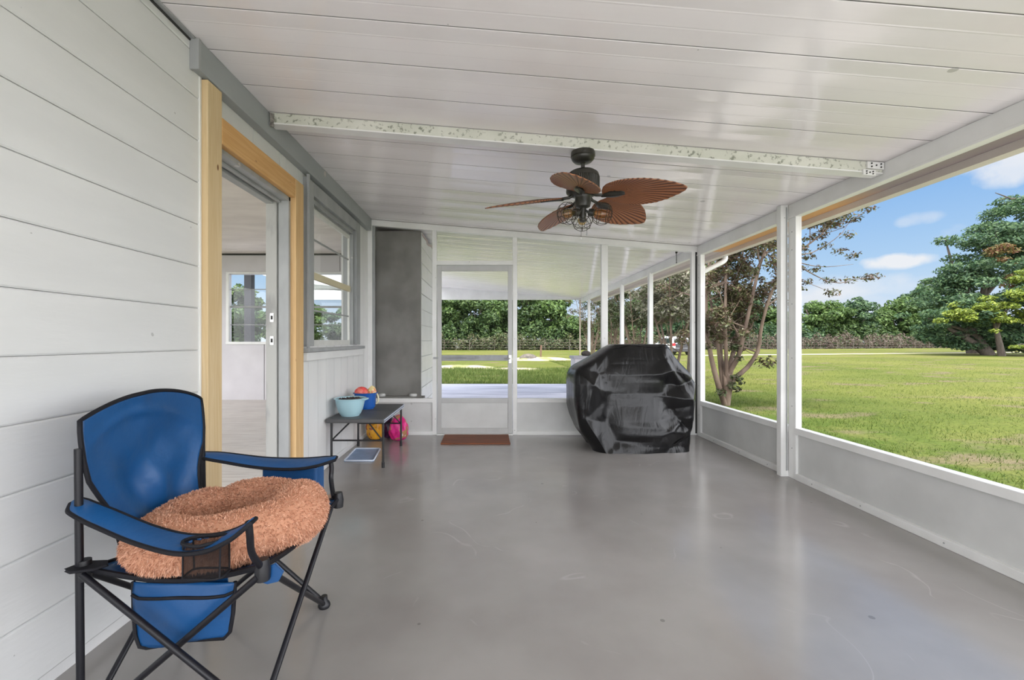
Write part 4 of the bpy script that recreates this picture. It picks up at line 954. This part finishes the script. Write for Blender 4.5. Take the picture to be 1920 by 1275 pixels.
def furmesh(pts, nrms, ln, wd, name, parent):
    n = len(pts); P = np.array(pts, float); Nn = np.array(nrms, float); Nn /= np.linalg.norm(Nn, axis=1)[:, None]
    D = Nn*.8+rng.normal(0, .5, (n, 3))+np.array((0, 0, -.25)); D /= np.linalg.norm(D, axis=1)[:, None]
    S = np.cross(D, rng.normal(0, 1, (n, 3))); S /= np.linalg.norm(S, axis=1)[:, None]
    l = ln*rng.uniform(.6, 1.3, (n, 1)); G = np.array((0, 0, -.25))*l
    V = np.stack([P-S*wd, P+S*wd, P+D*l*.6+S*wd*.7, P+D*l*.6-S*wd*.7, P+D*l+G], 1).reshape(-1, 3)
    b = np.arange(n)*5
    F = np.concatenate([np.stack([b, b+1, b+2], 1), np.stack([b, b+2, b+3], 1), np.stack([b+3, b+2, b+4], 1)])
    o = fastmesh(name, V, F, fur, parent); o['kind'] = 'stuff'; return o
pts = []; nr = []
for _ in range(40000):
    q, th = rng.uniform(0, 2*PI), rng.uniform(0, 2*PI)
    p = np.array(bed_pt(q, th)); a = np.array(bed_pt(q+.01, th))-p; b = np.array(bed_pt(q, th+.01))-p; nn_ = np.cross(a, b)
    ctr = bc+np.array((math.cos(q), math.sin(q), 0))*.199
    if np.dot(nn_, p-ctr) < 0: nn_ = -nn_
    pts.append(p); nr.append(nn_)
furmesh(pts, nr, .0105, .0015, 'fleece', rim)
pts = [np.array(cush(rng.uniform(), math.sqrt(rng.uniform()))) for _ in range(5000)]
furmesh(pts, [(0, 0, 1)]*5000, .012, .0016, 'fleece', cu_)

# plank on the floor behind the chair
o = MB().prism([px2(585, 930), px2(639, 933), px2(632, 942), px2(600, 946)], 'z', 0, .018).build('wood_offcut', wood('offcut_wood', (.30, .19, .12), (.24, .15, .10), (.1, .05, .03), (2, 10, 10)), bevel=.003)
tag(o, 'small brown wood offcut on the floor behind the chair', 'wood offcut')

# ---------------------------------------------------------------- outdoors
GZ = -.15
def lawn_mat():
    m = bpy.data.materials.new('lawn_grass'); m.use_nodes = True; t = m.node_tree; b = t.nodes['Principled BSDF']; b.inputs['Roughness'].default_value = .9; b.inputs['Specular IOR Level'].default_value = .1
    tcn = N(t, 'ShaderNodeTexCoord'); O = tcn.outputs['Object']
    def ns(s, d=5, st_=None, dist=0):
        n = N(t, 'ShaderNodeTexNoise'); n.inputs['Scale'].default_value = s; n.inputs['Detail'].default_value = d; n.inputs['Distortion'].default_value = dist
        if st_: q = N(t, 'ShaderNodeMapping'); q.inputs['Scale'].default_value = st_; L(t, O, q.inputs[0]); L(t, q.outputs[0], n.inputs[0])
        else: L(t, O, n.inputs[0])
        return n.outputs[0]
    far = ramp(t, ns(.16, 6), [(.35, LAWN[0]), (.5, LAWN[1]), (.65, LAWN[2])])
    near = ramp(t, ns(1.1, 8), [(.34, LAWN[3]), (.5, LAWN[4]), (.64, LAWN[5])])
    sx = N(t, 'ShaderNodeSeparateXYZ'); L(t, O, sx.inputs[0])
    nn_ = math_(t, 'ADD', math_(t, 'MULTIPLY', sx.outputs[0], .06), math_(t, 'MULTIPLY', sx.outputs[1], .03))
    nn_ = math_(t, 'ADD', nn_, math_(t, 'MULTIPLY', ns(.5, 4), .35))
    c = mix(t, ramp(t, nn_, [(.62, 0), (1.05, 1)]), near, far)  # yellow-lime of the lit far lawn painted in; near weeds darker green
    c = mix(t, ramp(t, ns(14, 6, None, .5), [(.3, .55), (.6, 0)]), c, LAWN[6])
    c = mix(t, ramp(t, ns(.6, 7, (1, 1.6, 1), .6), [(.55, 0), (.66, .8)]), c, LAWN[7])
    L(t, c, b.inputs['Base Color'])
    bp = N(t, 'ShaderNodeBump'); bp.inputs['Distance'].default_value = .05; L(t, ns(18, 6), bp.inputs['Height']); L(t, bp.outputs[0], b.inputs['Normal']); return m
LAWN = [(.082, .102, .018), (.108, .120, .024), (.135, .137, .034), (.036, .062, .008), (.060, .090, .013), (.098, .110, .026), (.035, .045, .010), (.13, .10, .065)]
mb = MB(); mb.box(-90, 160, -40, 160, GZ-.5, GZ)
st(mb.build('ground', lawn_mat()), 'green lawn around the porch')
st(MB().box(2.62, 3.75, YN, 12.2, GZ-.1, GZ+.03).build('bounce_strip', mat('pale_bounce_gravel', (.44, .42, .39), .9, col2=(.32, .30, .28), nscale=40, bump=.01, bscale=60)), 'pale gravel strip added along the porch to bounce daylight')  # added out of view, reflects daylight up to the porch ceiling
st(MB().box(-4, 9, -14, -1.6, GZ-.1, GZ+.04).build('bounce_slab', mat('pale_bounce_concrete', (.62, .61, .58), .8, col2=(.54, .53, .50), nscale=2)), 'pale concrete slab added behind the porch to bounce daylight')  # added ground behind the camera, throws sunlight back into the porch
sand = mat('pale_sand', (.33, .28, .22), .95, col2=(.16, .17, .06), nscale=.9, lo=.42, hi=.58, bump=.02, bscale=8)
def mound(cx, cy, rx, ry, h, label, sd):
    mb = MB(); r_ = np.random.default_rng(sd); ph = r_.uniform(0, 6, 3)
    def fn(u, v):
        q = 2*PI*u; k = 1+.2*math.sin(3*q+ph[0])+.12*math.sin(5*q+ph[1]); z = h*(1-v*v)*(1+.3*math.sin(7*q+ph[2])*v)
        return (cx+rx*k*v*math.cos(q), cy+ry*k*v*math.sin(q), GZ-.02+max(0, z))
    mb.grid(fn, 40, 8, cu=True); o = mb.build('sand_mound', sand, smooth=3); tag(o, label, 'sand')
mound(-1.2, 20.5, 1.9, .9, .16, 'low pale sandy mound in the grass seen through the screen door', 1)
mound(1.2, 19.4, 1.5, .35, .10, 'thin strip of bare pale sand just right of the sandy mound', 5)
mound(3.2, 28.5, 2.4, .9, .22, 'pale sand heap with dark debris seen through the panel right of the screen door', 3)
o = MB().lathe([(0, .30), (.3, .26), (.55, .12), (.62, 0)], (2.6, 28.6, GZ+.12), 9).build('debris_pile', mat('dark_debris', (.05, .045, .04), .9, col2=(.12, .10, .08), nscale=6)); tag(o, 'dark clump of debris on top of the far sand heap', 'debris')
o = MB().tube([(4.05, 34, GZ), (4.08, 34, .75)], .07, 6).build('wooden_stake', mat('stake_wood', (.16, .09, .06), .8)); tag(o, 'thin brown stake standing in the grass behind the sand heap', 'stake')
st(MB().prism([(17, 36.2), (60, 47), (60, 49), (17, 37.6)], 'z', GZ-.01, GZ+.012).build('path', mat('pale_track', (.42, .36, .30), .95, col2=(.24, .24, .10), nscale=.6)), 'pale sandy track crossing the lawn')

def blades(n, x0, x1, y0, y1, hgt, wid, name, cols, label, pw=1):
    P = np.stack([x0+(x1-x0)*rng.uniform(0, 1, n)**pw, y0+(y1-y0)*rng.uniform(0, 1, n)**pw, np.full(n, GZ)], 1)
    cl = np.sin(P[:, 0]*1.7+np.sin(P[:, 1]*1.3)*2)*np.sin(P[:, 1]*1.9+P[:, 0]*.6); keep = cl > rng.uniform(-1.3, .6, n); P = P[keep]; n = len(P)
    a = rng.uniform(0, 2*PI, n); S = np.stack([np.cos(a), np.sin(a), np.zeros(n)], 1)*wid; h = hgt*rng.uniform(.4, 1.4, (n, 1))
    Ln = np.concatenate([rng.normal(0, .45, (n, 2)), np.ones((n, 1))], 1)*h
    V = np.stack([P-S, P+S, P+Ln], 1).reshape(-1, 3); b = np.arange(n)*3
    o = fastmesh(name, V, np.stack([b, b+1, b+2], 1), leafmat(name+'_green', cols, .3, .7)); tag(o, label, 'grass', kind='stuff'); return o
gcols = [(.030, .062, .006), (.055, .095, .010), (.085, .12, .016), (.13, .14, .03)]
blades(260000, 3.8, 34, 1.2, 34, .040, .0035, 'grass', gcols, 'short grass and weeds on the lawn beside the knee wall', 1.9)
blades(60000, -5, 5, 12.3, 20, .10, .008, 'grass', [(.04, .075, .012), (.07, .115, .018), (.11, .15, .03), (.15, .17, .05)], 'brighter longer grass along the far edge of the patio')

def leaves(blobs, n, size, seed, shell=.55, flat=.8, droop=0):
    """quads scattered in ellipsoid clumps; blobs: (x,y,z,rx,ry,rz)"""
    r_ = np.random.default_rng(seed); B = np.array(blobs, float); wgt = B[:, 3]*B[:, 4]+B[:, 3]*B[:, 5]; wgt /= wgt.sum()
    idx = r_.choice(len(B), n, p=wgt); d = r_.normal(0, 1, (n, 3)); d /= np.linalg.norm(d, axis=1)[:, None]
    rad = r_.uniform(shell, 1.0, (n, 1))**.6; rad *= 1+.16*np.sin(d[:, 0:1]*5+idx[:, None])*np.cos(d[:, 2:3]*6+idx[:, None]*1.7)
    P = B[idx, :3]+d*B[idx, 3:]*rad
    nrm = d*.6+r_.normal(0, .6, (n, 3)); nrm[:, 2] = np.abs(nrm[:, 2])+.25; nrm /= np.linalg.norm(nrm, axis=1)[:, None]
    a = np.cross(nrm, r_.normal(0, 1, (n, 3))); a /= np.linalg.norm(a, axis=1)[:, None]; b = np.cross(nrm, a)
    s = size*r_.uniform(.6, 1.35, (n, 1)); tip = a*s
    V = np.stack([P-tip, P+b*s*.45, P+tip-np.array((0, 0, droop))*s, P-b*s*.45], 1).reshape(-1, 3)
    k = np.arange(n)*4; return V, np.stack([k, k+1, k+2, k+3], 1)
def clumps(c, r, n, k, seed, zmin=None):
    """n clumps of relative radius k filling an ellipsoid of centre c and radii r"""
    r_ = np.random.default_rng(seed); out = []
    while len(out) < n:
        d = r_.normal(0, 1, 3); d /= np.linalg.norm(d); q = r_.uniform(.35, 1)**.5; p = np.array(c)+d*np.array(r)*q*(1-k*.6)
        if zmin is not None and p[2] < zmin: continue
        s = k*r_.uniform(.7, 1.3)*min(r); out.append((*p, s*1.15, s*1.15, s*.8))
    return out
bark = mat('grey_brown_bark', (.05, .04, .03), .85, col2=(.09, .07, .055), nscale=9, stretch=(1, 1, .3), bump=.01, bscale=20)
G1 = leafmat('dark_oak_leaves', [(.020, .042, .014), (.038, .075, .022), (.062, .11, .03), (.11, .16, .05)])
G2 = leafmat('mid_green_leaves', [(.03, .06, .016), (.055, .105, .026), (.09, .155, .038), (.14, .21, .06)])
G3 = leafmat('yellow_green_leaves', [(.05, .08, .01), (.12, .17, .02), (.20, .26, .035), (.30, .34, .06)])
G4 = leafmat('blue_green_leaves', [(.018, .045, .022), (.04, .085, .040), (.07, .13, .055), (.10, .16, .06)])
G5 = leafmat('rusty_leaves', [(.10, .045, .022), (.17, .08, .035), (.10, .11, .03), (.20, .16, .06)])
G6 = leafmat('crepe_myrtle_leaves', [(.045, .028, .018), (.09, .055, .035), (.055, .075, .022), (.13, .115, .06)], .25, .45)
G7 = leafmat('mossy_grey_leaves', [(.10, .10, .06), (.17, .16, .11), (.26, .24, .19), (.10, .14, .04)], .25, .6)
G8 = leafmat('dark_myrtle_leaves', [(.03, .035, .015), (.06, .06, .03), (.04, .07, .018), (.10, .10, .06)], .25)

# --- treeline beyond the fence
def tree_proto(seed, h, rw, lm, n=8000, size=.22):
    r_ = np.random.default_rng(seed); root = thing('broadleaf_tree', (0, 0, 0), None, 'tree')
    bl_ = clumps((0, 0, h*.52), (rw, rw*.8, h*.46), 42, .30, seed, .5)
    V, F = leaves(bl_, n, size, seed); fastmesh('foliage', V, F, lm, root)
    mb = MB()
    for k in range(3):
        q = r_.uniform(0, 6.28); mb.tube([(0, 0, 0), (.2*math.cos(q), .2*math.sin(q), h*.3), (rw*.5*math.cos(q), rw*.4*math.sin(q), h*.7)], [.16, .12, .05], 7)
    mb.build('trunk', bark, root, smooth=1); return root
protos = [tree_proto(21, 8.5, 3.6, G1), tree_proto(22, 8.0, 3.4, G2), tree_proto(23, 7.0, 3.2, G2), tree_proto(24, 8.0, 3.3, G4)]
used = [False]*4
KIND = ['dark green', 'mid green', 'bushy fresh green', 'blue green']
def put_tree(k, x, y, s, rz, label, group, zs=1.0):
    o = protos[k] if not used[k] else copy_tree(protos[k]); used[k] = True
    o.location = (x, y, GZ); o.scale = (s, s, s*zs); o.rotation_euler = (0, 0, rz); o['label'] = label; o['group'] = group; return o
r_ = np.random.default_rng(5)
line = [(-9.5, 60, 0, 1.05, 1.15), (-5.5, 63, 1, 1.05, 1.15), (-2.0, 60, 0, 1.0, 1.05), (1.4, 63, 1, 1.05, 1.10), (4.6, 61, 0, 1.05, 1.15), (8.2, 62, 2, 1.15, 1.15), (11.2, 60, 1, .85, .80), (14.3, 61, 2, .82, .75),
        (17.8, 62, 1, .95, .9), (21.5, 62, 0, 1.0, 1.1), (25.5, 63, 3, 1.1, 1.1), (29.5, 65, 0, 1.1, 1.2)]
for i, (x, y, k, s, zs) in enumerate(line):
    if i < 5: lb_ = f'{KIND[k]} tree in the treeline seen through the screen door'; gr = f'{KIND[k]} treeline trees through the screen door'
    elif i < 8: lb_ = f'{KIND[k]} tree in the treeline seen between the door and the grill'; gr = f'{KIND[k]} treeline trees right of the door'
    else: lb_ = f'{KIND[k]} treeline tree behind the white patio posts'; gr = f'{KIND[k]} treeline trees behind patio posts'
    put_tree(k, x, y, s, r_.uniform(0, 6.28), lb_, gr, zs)
right = [(33.5, 66, 3, 1.15, .95), (38, 70, 0, 1.15, .95), (43, 74, 3, 1.25, 1.05), (47.5, 76, 1, 1.25, .80), (50.5, 77, 0, 1.05, .66), (55, 79, 1, 1.05, .62), (59.5, 80, 2, 1.35, 1.05), (63.5, 81, 1, 1.2, .95), (67.5, 81, 3, 1.25, 1.0),
         (71.5, 82, 2, 1.2, .95), (76, 82, 1, 1.3, 1.0), (80.5, 82, 3, 1.35, 1.15), (85.5, 84, 0, 1.4, 1.2)]
for i, (x, y, k, s, zs) in enumerate(right):
    lb_ = f'{KIND[k]} tree in the far treeline beyond the right hand lawn'; put_tree(k, x, y, s, r_.uniform(0, 6.28), lb_, f'{KIND[k]} trees beyond the right hand lawn', zs)
for i, (x, y, k, s, zs) in enumerate([(-23, 42, 3, .80, .80), (-26.5, 44, 2, .42, .75), (-19.2, 33, 0, .75, .95), (-12.4, 38, 3, .7, .8), (-10.2, 36, 0, .6, .75), (-30, 46, 1, .45, .7), (-15, 34, 1, .8, .8)]):
    put_tree(k, x, y, s, r_.uniform(0, 6.28), f'{KIND[k]} tree seen through the far house window', f'{KIND[k]} trees through the house window', zs)

# understory brush and wire fence
def brush(x0, y0, x1, y1, n, h, size, seed, lm, label, dx=1.2):
    r = np.random.default_rng(seed); bl_ = []
    k = int(math.hypot(x1-x0, y1-y0)/.9)
    for i in range(k):
        t = i/(k-1); hh = h*r.uniform(.6, 1.25); bl_.append((x0+(x1-x0)*t+r.normal(0, .3), y0+(y1-y0)*t+r.normal(0, dx*.4), GZ+hh*.45, .8, dx, hh*.55))
    V, F = leaves(bl_, n, size, seed); o = fastmesh('brush', V, F, lm); tag(o, label, 'brush', kind='stuff')
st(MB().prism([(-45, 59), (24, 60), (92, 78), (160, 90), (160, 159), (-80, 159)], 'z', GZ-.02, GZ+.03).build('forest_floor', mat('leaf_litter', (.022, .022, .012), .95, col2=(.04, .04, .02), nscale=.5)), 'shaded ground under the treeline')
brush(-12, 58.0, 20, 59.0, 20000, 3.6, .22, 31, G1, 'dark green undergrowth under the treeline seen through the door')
brush(20, 60, 58, 77.5, 15000, 3.6, .25, 32, G4, 'green undergrowth under the treeline beyond the myrtles')
brush(58, 77.5, 92, 79.5, 15000, 3.6, .25, 33, G1, 'dark undergrowth under the far right treeline')
brush(-11, 56.5, 24, 57.8, 13000, 1.9, .14, 34, leafmat('dry_vines', [(.05, .08, .03), (.10, .13, .06), (.16, .14, .09), (.09, .12, .03)]), 'tangled vines on the wire fence beyond the sandy grass', .5)
brush(24, 58.5, 90, 75.5, 15000, 2.3, .13, 35, leafmat('brown_brush', [(.07, .05, .04), (.13, .09, .075), (.17, .13, .11), (.08, .09, .03)]), 'brownish dry brush along the far right fence', .6)
fen = thing('wire_fence', (0, 56.5, GZ), 'grey wire fence with thin posts below the treeline', 'fence')
fm = mat('weathered_fence_post', (.13, .11, .09), .9); FP = []
for k in range(34):
    t = k/33
    if t < .34: x, y = -12+36*(t/.34), 55.9+1.2*(t/.34)
    else: s = (t-.34)/.66; x, y = 24+66*s, 57.1+17.5*s
    FP.append((x, y))
    MB().tube([(x, y, GZ), (x+.03, y, 1.15)], .035, 6).build('fence_post', fm, fen, smooth=1)
mb = MB()
for z in (.15, .5, .85, 1.15): mb.tube([(x, y-.07, z) for x, y in FP], .012, 4)
mb.build('fence_wire', fm, fen)

# --- large trees right of the lawn
def pxp(p, q, Y): return ((p-915)*Y/FPX, Y, CH-(q-637)*Y/FPX)
def big_tree(name, base, blobs, Y, n, size, lm, label, seed, sub=5, tr=.35, trunks=3):
    root = thing(name, (base[0], base[1], GZ), label, 'tree'); r_ = np.random.default_rng(seed); bl_ = []
    for (p, q, r, dy) in blobs:
        c = np.array(pxp(p, q, Y)); c[1] += dy; R = r*Y/FPX
        for _ in range(sub):
            o = r_.normal(0, .48, 3)*R; s = R*r_.uniform(.32, .55); bl_.append((c[0]+o[0], c[1]+o[1], max(c[2]+o[2]*.8, .6), s*1.2, s*1.2, s*.55))
    V, F = leaves(bl_, n, size, seed, .35); fastmesh('foliage', V, F, lm, root, midx=None)
    mb = MB()
    for k in range(trunks):
        b_ = bl_[int(r_.integers(len(bl_)))]; b2 = bl_[int(r_.integers(len(bl_)))]
        m_ = ((base[0]*.6+b_[0]*.4), (base[1]*.6+b_[1]*.4), b_[2]*.45)
        mb.tube(spline([(base[0], base[1], GZ), m_, b_[:3]], 8), list(np.linspace(tr, .05, 8)), 7)
        mb.tube(spline([m_, ((m_[0]+b2[0])/2, (m_[1]+b2[1])/2, (m_[2]+b2[2])/2+.4), b2[:3]], 8), list(np.linspace(tr*.5, .03, 8)), 6)
    if trunks: mb.build('trunk', bark, root, smooth=1)
    return root
big_tree('oak_tree', (46, 42), [(1895, 425, 46, 0), (1850, 455, 46, -1), (1805, 500, 44, 0), (1915, 470, 50, -1), (1862, 510, 50, 1), (1775, 520, 30, 0), (1930, 400, 40, 1), (1780, 560, 38, 1), (1960, 440, 60, 0)], 42, 34000, .15, G4,
         'tall blue green oak rising at the right edge of the lawn', 41, 10, .45, 3)
big_tree('oak_tree', (50, 41), [(1905, 500, 40, -2), (1935, 470, 44, -2), (1850, 530, 28, -3), (1815, 480, 26, -3), (1880, 540, 34, -3)], 41, 9000, .13, G5, 'rusty leaved tree mixed into the tall trees at the right edge', 42, 6, .3, 0)
big_tree('cedar_tree', (42.5, 37.5), [(1860, 575, 44, 0), (1905, 560, 50, -1), (1800, 585, 34, 0), (1765, 600, 26, 1), (1910, 610, 46, -1), (1850, 620, 44, 0), (1945, 530, 60, 0), (1790, 622, 36, 1), (1830, 640, 36, 1), (1880, 645, 40, 1), (1930, 640, 45, 0)], 37.5, 34000, .14, G4,
         'wide dark cedar with low branches at the right edge of the lawn', 43, 12, .4, 2)
big_tree('cedar_tree', (41.8, 36), [(1795, 592, 26, 0), (1830, 578, 26, 0), (1880, 560, 26, -1), (1915, 545, 26, -1), (1900, 520, 20, -1), (1855, 600, 20, -1), (1915, 590, 24, -1)], 36, 9000, .12, G3,
         'yellow green leafy branches spreading in front of the dark cedar', 44, 8, .25, 1)
big_tree('shrub', (42.5, 34.5), [(1905, 655, 10, 0), (1920, 650, 14, 0), (1935, 655, 14, 0)], 34.5, 900, .11, G3, 'small bright lime shrub at the foot of the dark cedar', 45, 3, .08, 2)
o = MB().tube([pxp(1925, 372, 42), pxp(1895, 372, 42), pxp(1880, 366, 42), pxp(1866, 361, 42)], [.09, .07, .05, .03], 6).tube([pxp(1888, 370, 42), pxp(1875, 374, 42)], [.04, .02], 5).build('dead_branch', bark, bpy.data.objects['oak_tree'], smooth=1)

# --- crepe myrtles beside the porch
mybark = mat('crepe_myrtle_bark', (.085, .055, .038), .75, col2=(.17, .12, .085), nscale=5, stretch=(1, 1, .35), lo=.4, hi=.6, bump=.004, bscale=14)
def myrtle(base, stems, n, size, lm, label, seed, crown_r=.42, sub=9, r0=.06, zmin=-9):
    bx, by = base; root = thing('crepe_myrtle', (bx, by, GZ), label, 'tree', None); r_ = np.random.default_rng(seed); tips = []; mb = MB()
    for s in stems:
        P = spline([(bx+(s[0][0]-bx)*.12, by, GZ)]+list(s), 18); rr = list(np.linspace(r0*r_.uniform(.75, 1.1), r0*.22, 18)); mb.tube(P, rr, 8)
        for _ in range(sub):
            i = int(r_.integers(7, 18)); p = np.array(P[i]); d = r_.normal(0, 1, 3); d[2] = abs(d[2])*.9+.35; d /= np.linalg.norm(d); ln = r_.uniform(.35, .95)
            m_ = p+d*ln*.5+r_.normal(0, .05, 3); e = p+d*ln+np.array((0, 0, .1)); mb.tube([p, m_, e], [rr[i]*.55, rr[i]*.35, .004], 5); tips += [e, (m_+e)/2]
            for _ in range(2):
                e2 = m_+r_.normal(0, .28, 3)+np.array((0, 0, .15)); mb.tube([m_, e2], [rr[i]*.25, .003], 4); tips.append(e2)
        tips.append(np.array(P[-1]))
    mb.build('trunk', mybark, root, smooth=1)
    tips = [t for t in tips if t[2] > zmin]
    bl_ = [(*t, crown_r*.5*q, crown_r*.5*q, crown_r*.32*q) for t in tips for q in (r_.uniform(.5, 1.2),)]
    V, F = leaves(bl_, n, size, seed, .1); fastmesh('foliage', V, F, lm, root); return root
Q = lambda p, q, dy=0, Y=8.8: pxp(p, q, Y+dy)
myrtle((4.74, 8.8), [[Q(1345, 715), Q(1330, 650, .1), Q(1324, 560, .3), Q(1330, 480, .4), Q(1330, 420, .5)], [Q(1352, 700, .1), Q(1343, 620, .3), Q(1328, 520, .8), Q(1345, 430, 1)], [Q(1362, 690), Q(1360, 600, -.1), Q(1362, 500, 0), Q(1372, 410, 0)],
                     [Q(1372, 715), Q(1400, 690, .1), Q(1422, 655, .1), Q(1428, 610, 0), Q(1450, 540, -.2), Q(1490, 480, -.4), Q(1540, 440, -.5)], [Q(1368, 700), Q(1385, 665, -.1), Q(1405, 580, -.2), Q(1430, 480, -.3), Q(1465, 410, -.4)],
                     [Q(1366, 700), Q(1380, 640, .3), Q(1398, 560, .5), Q(1440, 470, .8), Q(1520, 420, 1)], [Q(1360, 710), Q(1352, 640, .5), Q(1380, 540, .9), Q(1400, 430, 1.2)]],
       25000, .036, G6, 'crepe myrtle with several curved trunks just outside the corner screen', 51)
r5 = bpy.data.objects['crepe_myrtle']
V, F = leaves([(*Q(p, q, dy), .16, .16, .09) for p, q, dy in ((1560, 420, 0), (1590, 440, .1), (1545, 460, 0), (1575, 470, .2), (1600, 480, 0), (1520, 445, .1), (1500, 500, 0), (1530, 505, 0), (1555, 525, 0), (1590, 525, 0), (1515, 480, .2), (1625, 520, 0), (1640, 518, 0), (1560, 548, 0), (1495, 540, 0), (1505, 415, 0), (1585, 405, 0))], 900, .036, 61, .1)
fastmesh('foliage', V, F, G6, r5)
mb = MB()
for P in ([Q(1490, 480), Q(1530, 470), Q(1575, 440), Q(1592, 415)], [Q(1490, 490), Q(1540, 500), Q(1600, 495)], [Q(1500, 500), Q(1560, 530), Q(1610, 522), Q(1642, 520)], [Q(1470, 520), Q(1500, 525), Q(1560, 548)], [Q(1450, 540), Q(1490, 480)]):
    mb.tube(spline(P, 8), list(np.linspace(.012, .003, 8)), 5)
mb.build('twig', mybark, r5, smooth=1)
V, F = leaves([(*Q(p, q, -.1), .11, .11, .08) for p, q in ((1378, 705), (1388, 715), (1382, 730), (1372, 722), (1352, 735), (1380, 650), (1384, 670))], 420, .036, 62, .1)
fastmesh('foliage', V, F, G8, r5)
def auto_stems(bx, by, seed, h=3.6, n=6, sp=1.0):
    r_ = np.random.default_rng(seed); out = []
    for k in range(n):
        q = 2*PI*k/n+r_.uniform(-.3, .3); c, s = math.cos(q), math.sin(q)
        out.append([(bx+.12*c, by+.12*s, .3), (bx+.30*sp*c, by+.30*sp*s, 1.1), (bx+.55*sp*c, by+.55*sp*s, 2.0), (bx+.95*sp*c, by+.95*sp*s, h*r_.uniform(.85, 1.05))])
    return out
for (x, y, lm, sd, lb_, nn2) in ((5.15, 12.4, G7, 71, 'greyish moss covered crepe myrtle in front of the white car', 9500), (5.45, 16.2, G8, 72, 'dark crepe myrtle seen between the two nearest patio posts', 8000),
                              (5.65, 20.2, G8, 73, 'crepe myrtle behind the paired patio posts', 6000), (6.1, 26, G6, 74, 'farthest small crepe myrtle in the row by the pipe post', 5000)):
    myrtle((x, y), auto_stems(x, y, sd), nn2, .055, lm, lb_, sd, .55, 7, .05, 1.75)
V, F = leaves(clumps((6.8, 15.0, 3.4), (1.0, 1.0, 1.0), 14, .42, 81), 4500, .075, 81); root = thing('leafy_tree', (6.8, 15.0, GZ), 'bright green leafy tree top above the mossy crepe myrtle', 'tree')
fastmesh('foliage', V, F, G2, root); MB().tube([(6.8, 15, GZ), (6.9, 15, 1.8), (6.8, 15.1, 3.6)], [.08, .07, .03], 8).build('trunk', bark, root, smooth=1)

# --- car parked behind the myrtles
def car():
    cx, cy = 16.6, 40.0; root = thing('car', (cx, cy, GZ), 'white hatchback car with a red tail light parked behind the myrtles', 'car')
    paint = mat('white_car_paint', (.80, .81, .83), .2, coat=.6); gl = mat('dark_car_glass', (.02, .025, .03), .08, spec=.8); bk_ = mat('dark_bumper', (.03, .03, .035), .45); red = mat('red_tail_light', (.45, .01, .015), .2)
    # side profile (along y: rear at -2.1, front at +2.1)
    prof = [(-2.12, .35), (-2.15, .62), (-2.08, .98), (-2.02, 1.05), (-1.72, 1.52), (-1.45, 1.60), (-.2, 1.63), (.45, 1.55), (1.12, 1.08), (1.9, .92), (2.12, .70), (2.12, .35)]
    mb = MB(); secs = [(-.90, .80), (-.88, .95), (-.80, 1.0), (0, 1.0), (.80, 1.0), (.88, .95), (.90, .80)]; n = len(prof)
    for sx, k in secs:
        for (y, z) in prof:
            f = max(0, (z-1.0)/.63); mb.v.append((cx+sx*(1-.20*f), cy+y*(1-.02*(1-k)), GZ+.35+(z-.35)*(k if z > 1.0 else 1)))
    for i in range(len(secs)-1):
        for j in range(n): mb.f.append((i*n+j, i*n+(j+1) % n, (i+1)*n+(j+1) % n, (i+1)*n+j)); mb.m.append(0)
    mb.f += [tuple(range(n)), tuple(range(len(mb.v)-1, len(mb.v)-n-1, -1))]; mb.m += [0, 0]
    mb.build('body', paint, root, smooth=.7)
    z0 = GZ
    MB().hexa([(cx-.66, cy-2.13, z0+1.06), (cx+.66, cy-2.13, z0+1.06), (cx+.66, cy-1.95, z0+1.06), (cx-.66, cy-1.95, z0+1.06), (cx-.56, cy-1.86, z0+1.45), (cx+.56, cy-1.86, z0+1.45), (cx+.56, cy-1.70, z0+1.45), (cx-.56, cy-1.70, z0+1.45)]).build('rear_window', gl, root, bevel=.02)
    for s in (-1, 1):
        MB().hexa([(cx+s*.905, cy-1.7, z0+1.03), (cx+s*.86, cy-1.7, z0+1.03), (cx+s*.86, cy+.95, z0+1.03), (cx+s*.905, cy+.95, z0+1.03), (cx+s*.79, cy-1.45, z0+1.45), (cx+s*.72, cy-1.45, z0+1.45), (cx+s*.72, cy+.45, z0+1.45), (cx+s*.79, cy+.45, z0+1.45)]).build('side_window', gl, root)
        MB().box(cx+s*.58-.0 if s > 0 else cx-.92, cx+.92 if s > 0 else cx-.58, cy-2.20, cy-2.0, z0+.80, z0+1.04).build('tail_light', red, root, bevel=.03)
        for y in (-1.35, 1.35):
            wlh = MB().lathe([(0, -.10), (.20, -.10), (.31, -.09), (.33, -.04), (.33, .04), (.31, .09), (.20, .10), (0, .10)], (cx+s*.82, cy+y, z0+.33), 24, axis=(1, 0, 0)).build('wheel', bk_, root, smooth=.6)
            MB().lathe([(0, .0), (.19, .0), (.17, .02), (0, .03)], (cx+s*.92, cy+y, z0+.33), 12, axis=(s, 0, 0)).build('hubcap', M['chrome'], wlh)
    MB().box(cx-.88, cx+.88, cy-2.24, cy-1.9, z0+.28, z0+.60).build('bumper', bk_, root, bevel=.05)
    MB().box(cx-.55, cx+.55, cy-2.19, cy-2.05, z0+.62, z0+.98).build('tailgate_panel', bk_, root, bevel=.03)
car()
# grey unit by the far patio corner
ub = thing('storage_box', (2.15, 10.3, -.06), 'light grey storage box on the patio behind the covered grill', 'box')
MB().box(1.98, 2.40, 10.1, 10.6, -.06, .72).build('box_body', mat('pale_grey_box', (.50, .48, .50), .6), ub, bevel=.01)
MB().box(1.95, 2.43, 10.07, 10.63, .72, .78).build('lid', mat('grey_lid', (.34, .33, .35), .6), ub, bevel=.01)
o = pouch((2.28, 10.3, .78), .13, .12, .13, None, 33, top=.4).build('dark_bundle', mat('dark_cloth', (.05, .04, .035), .8), smooth=3); tag(o, 'dark crumpled bundle lying on the light grey storage box', 'bundle')
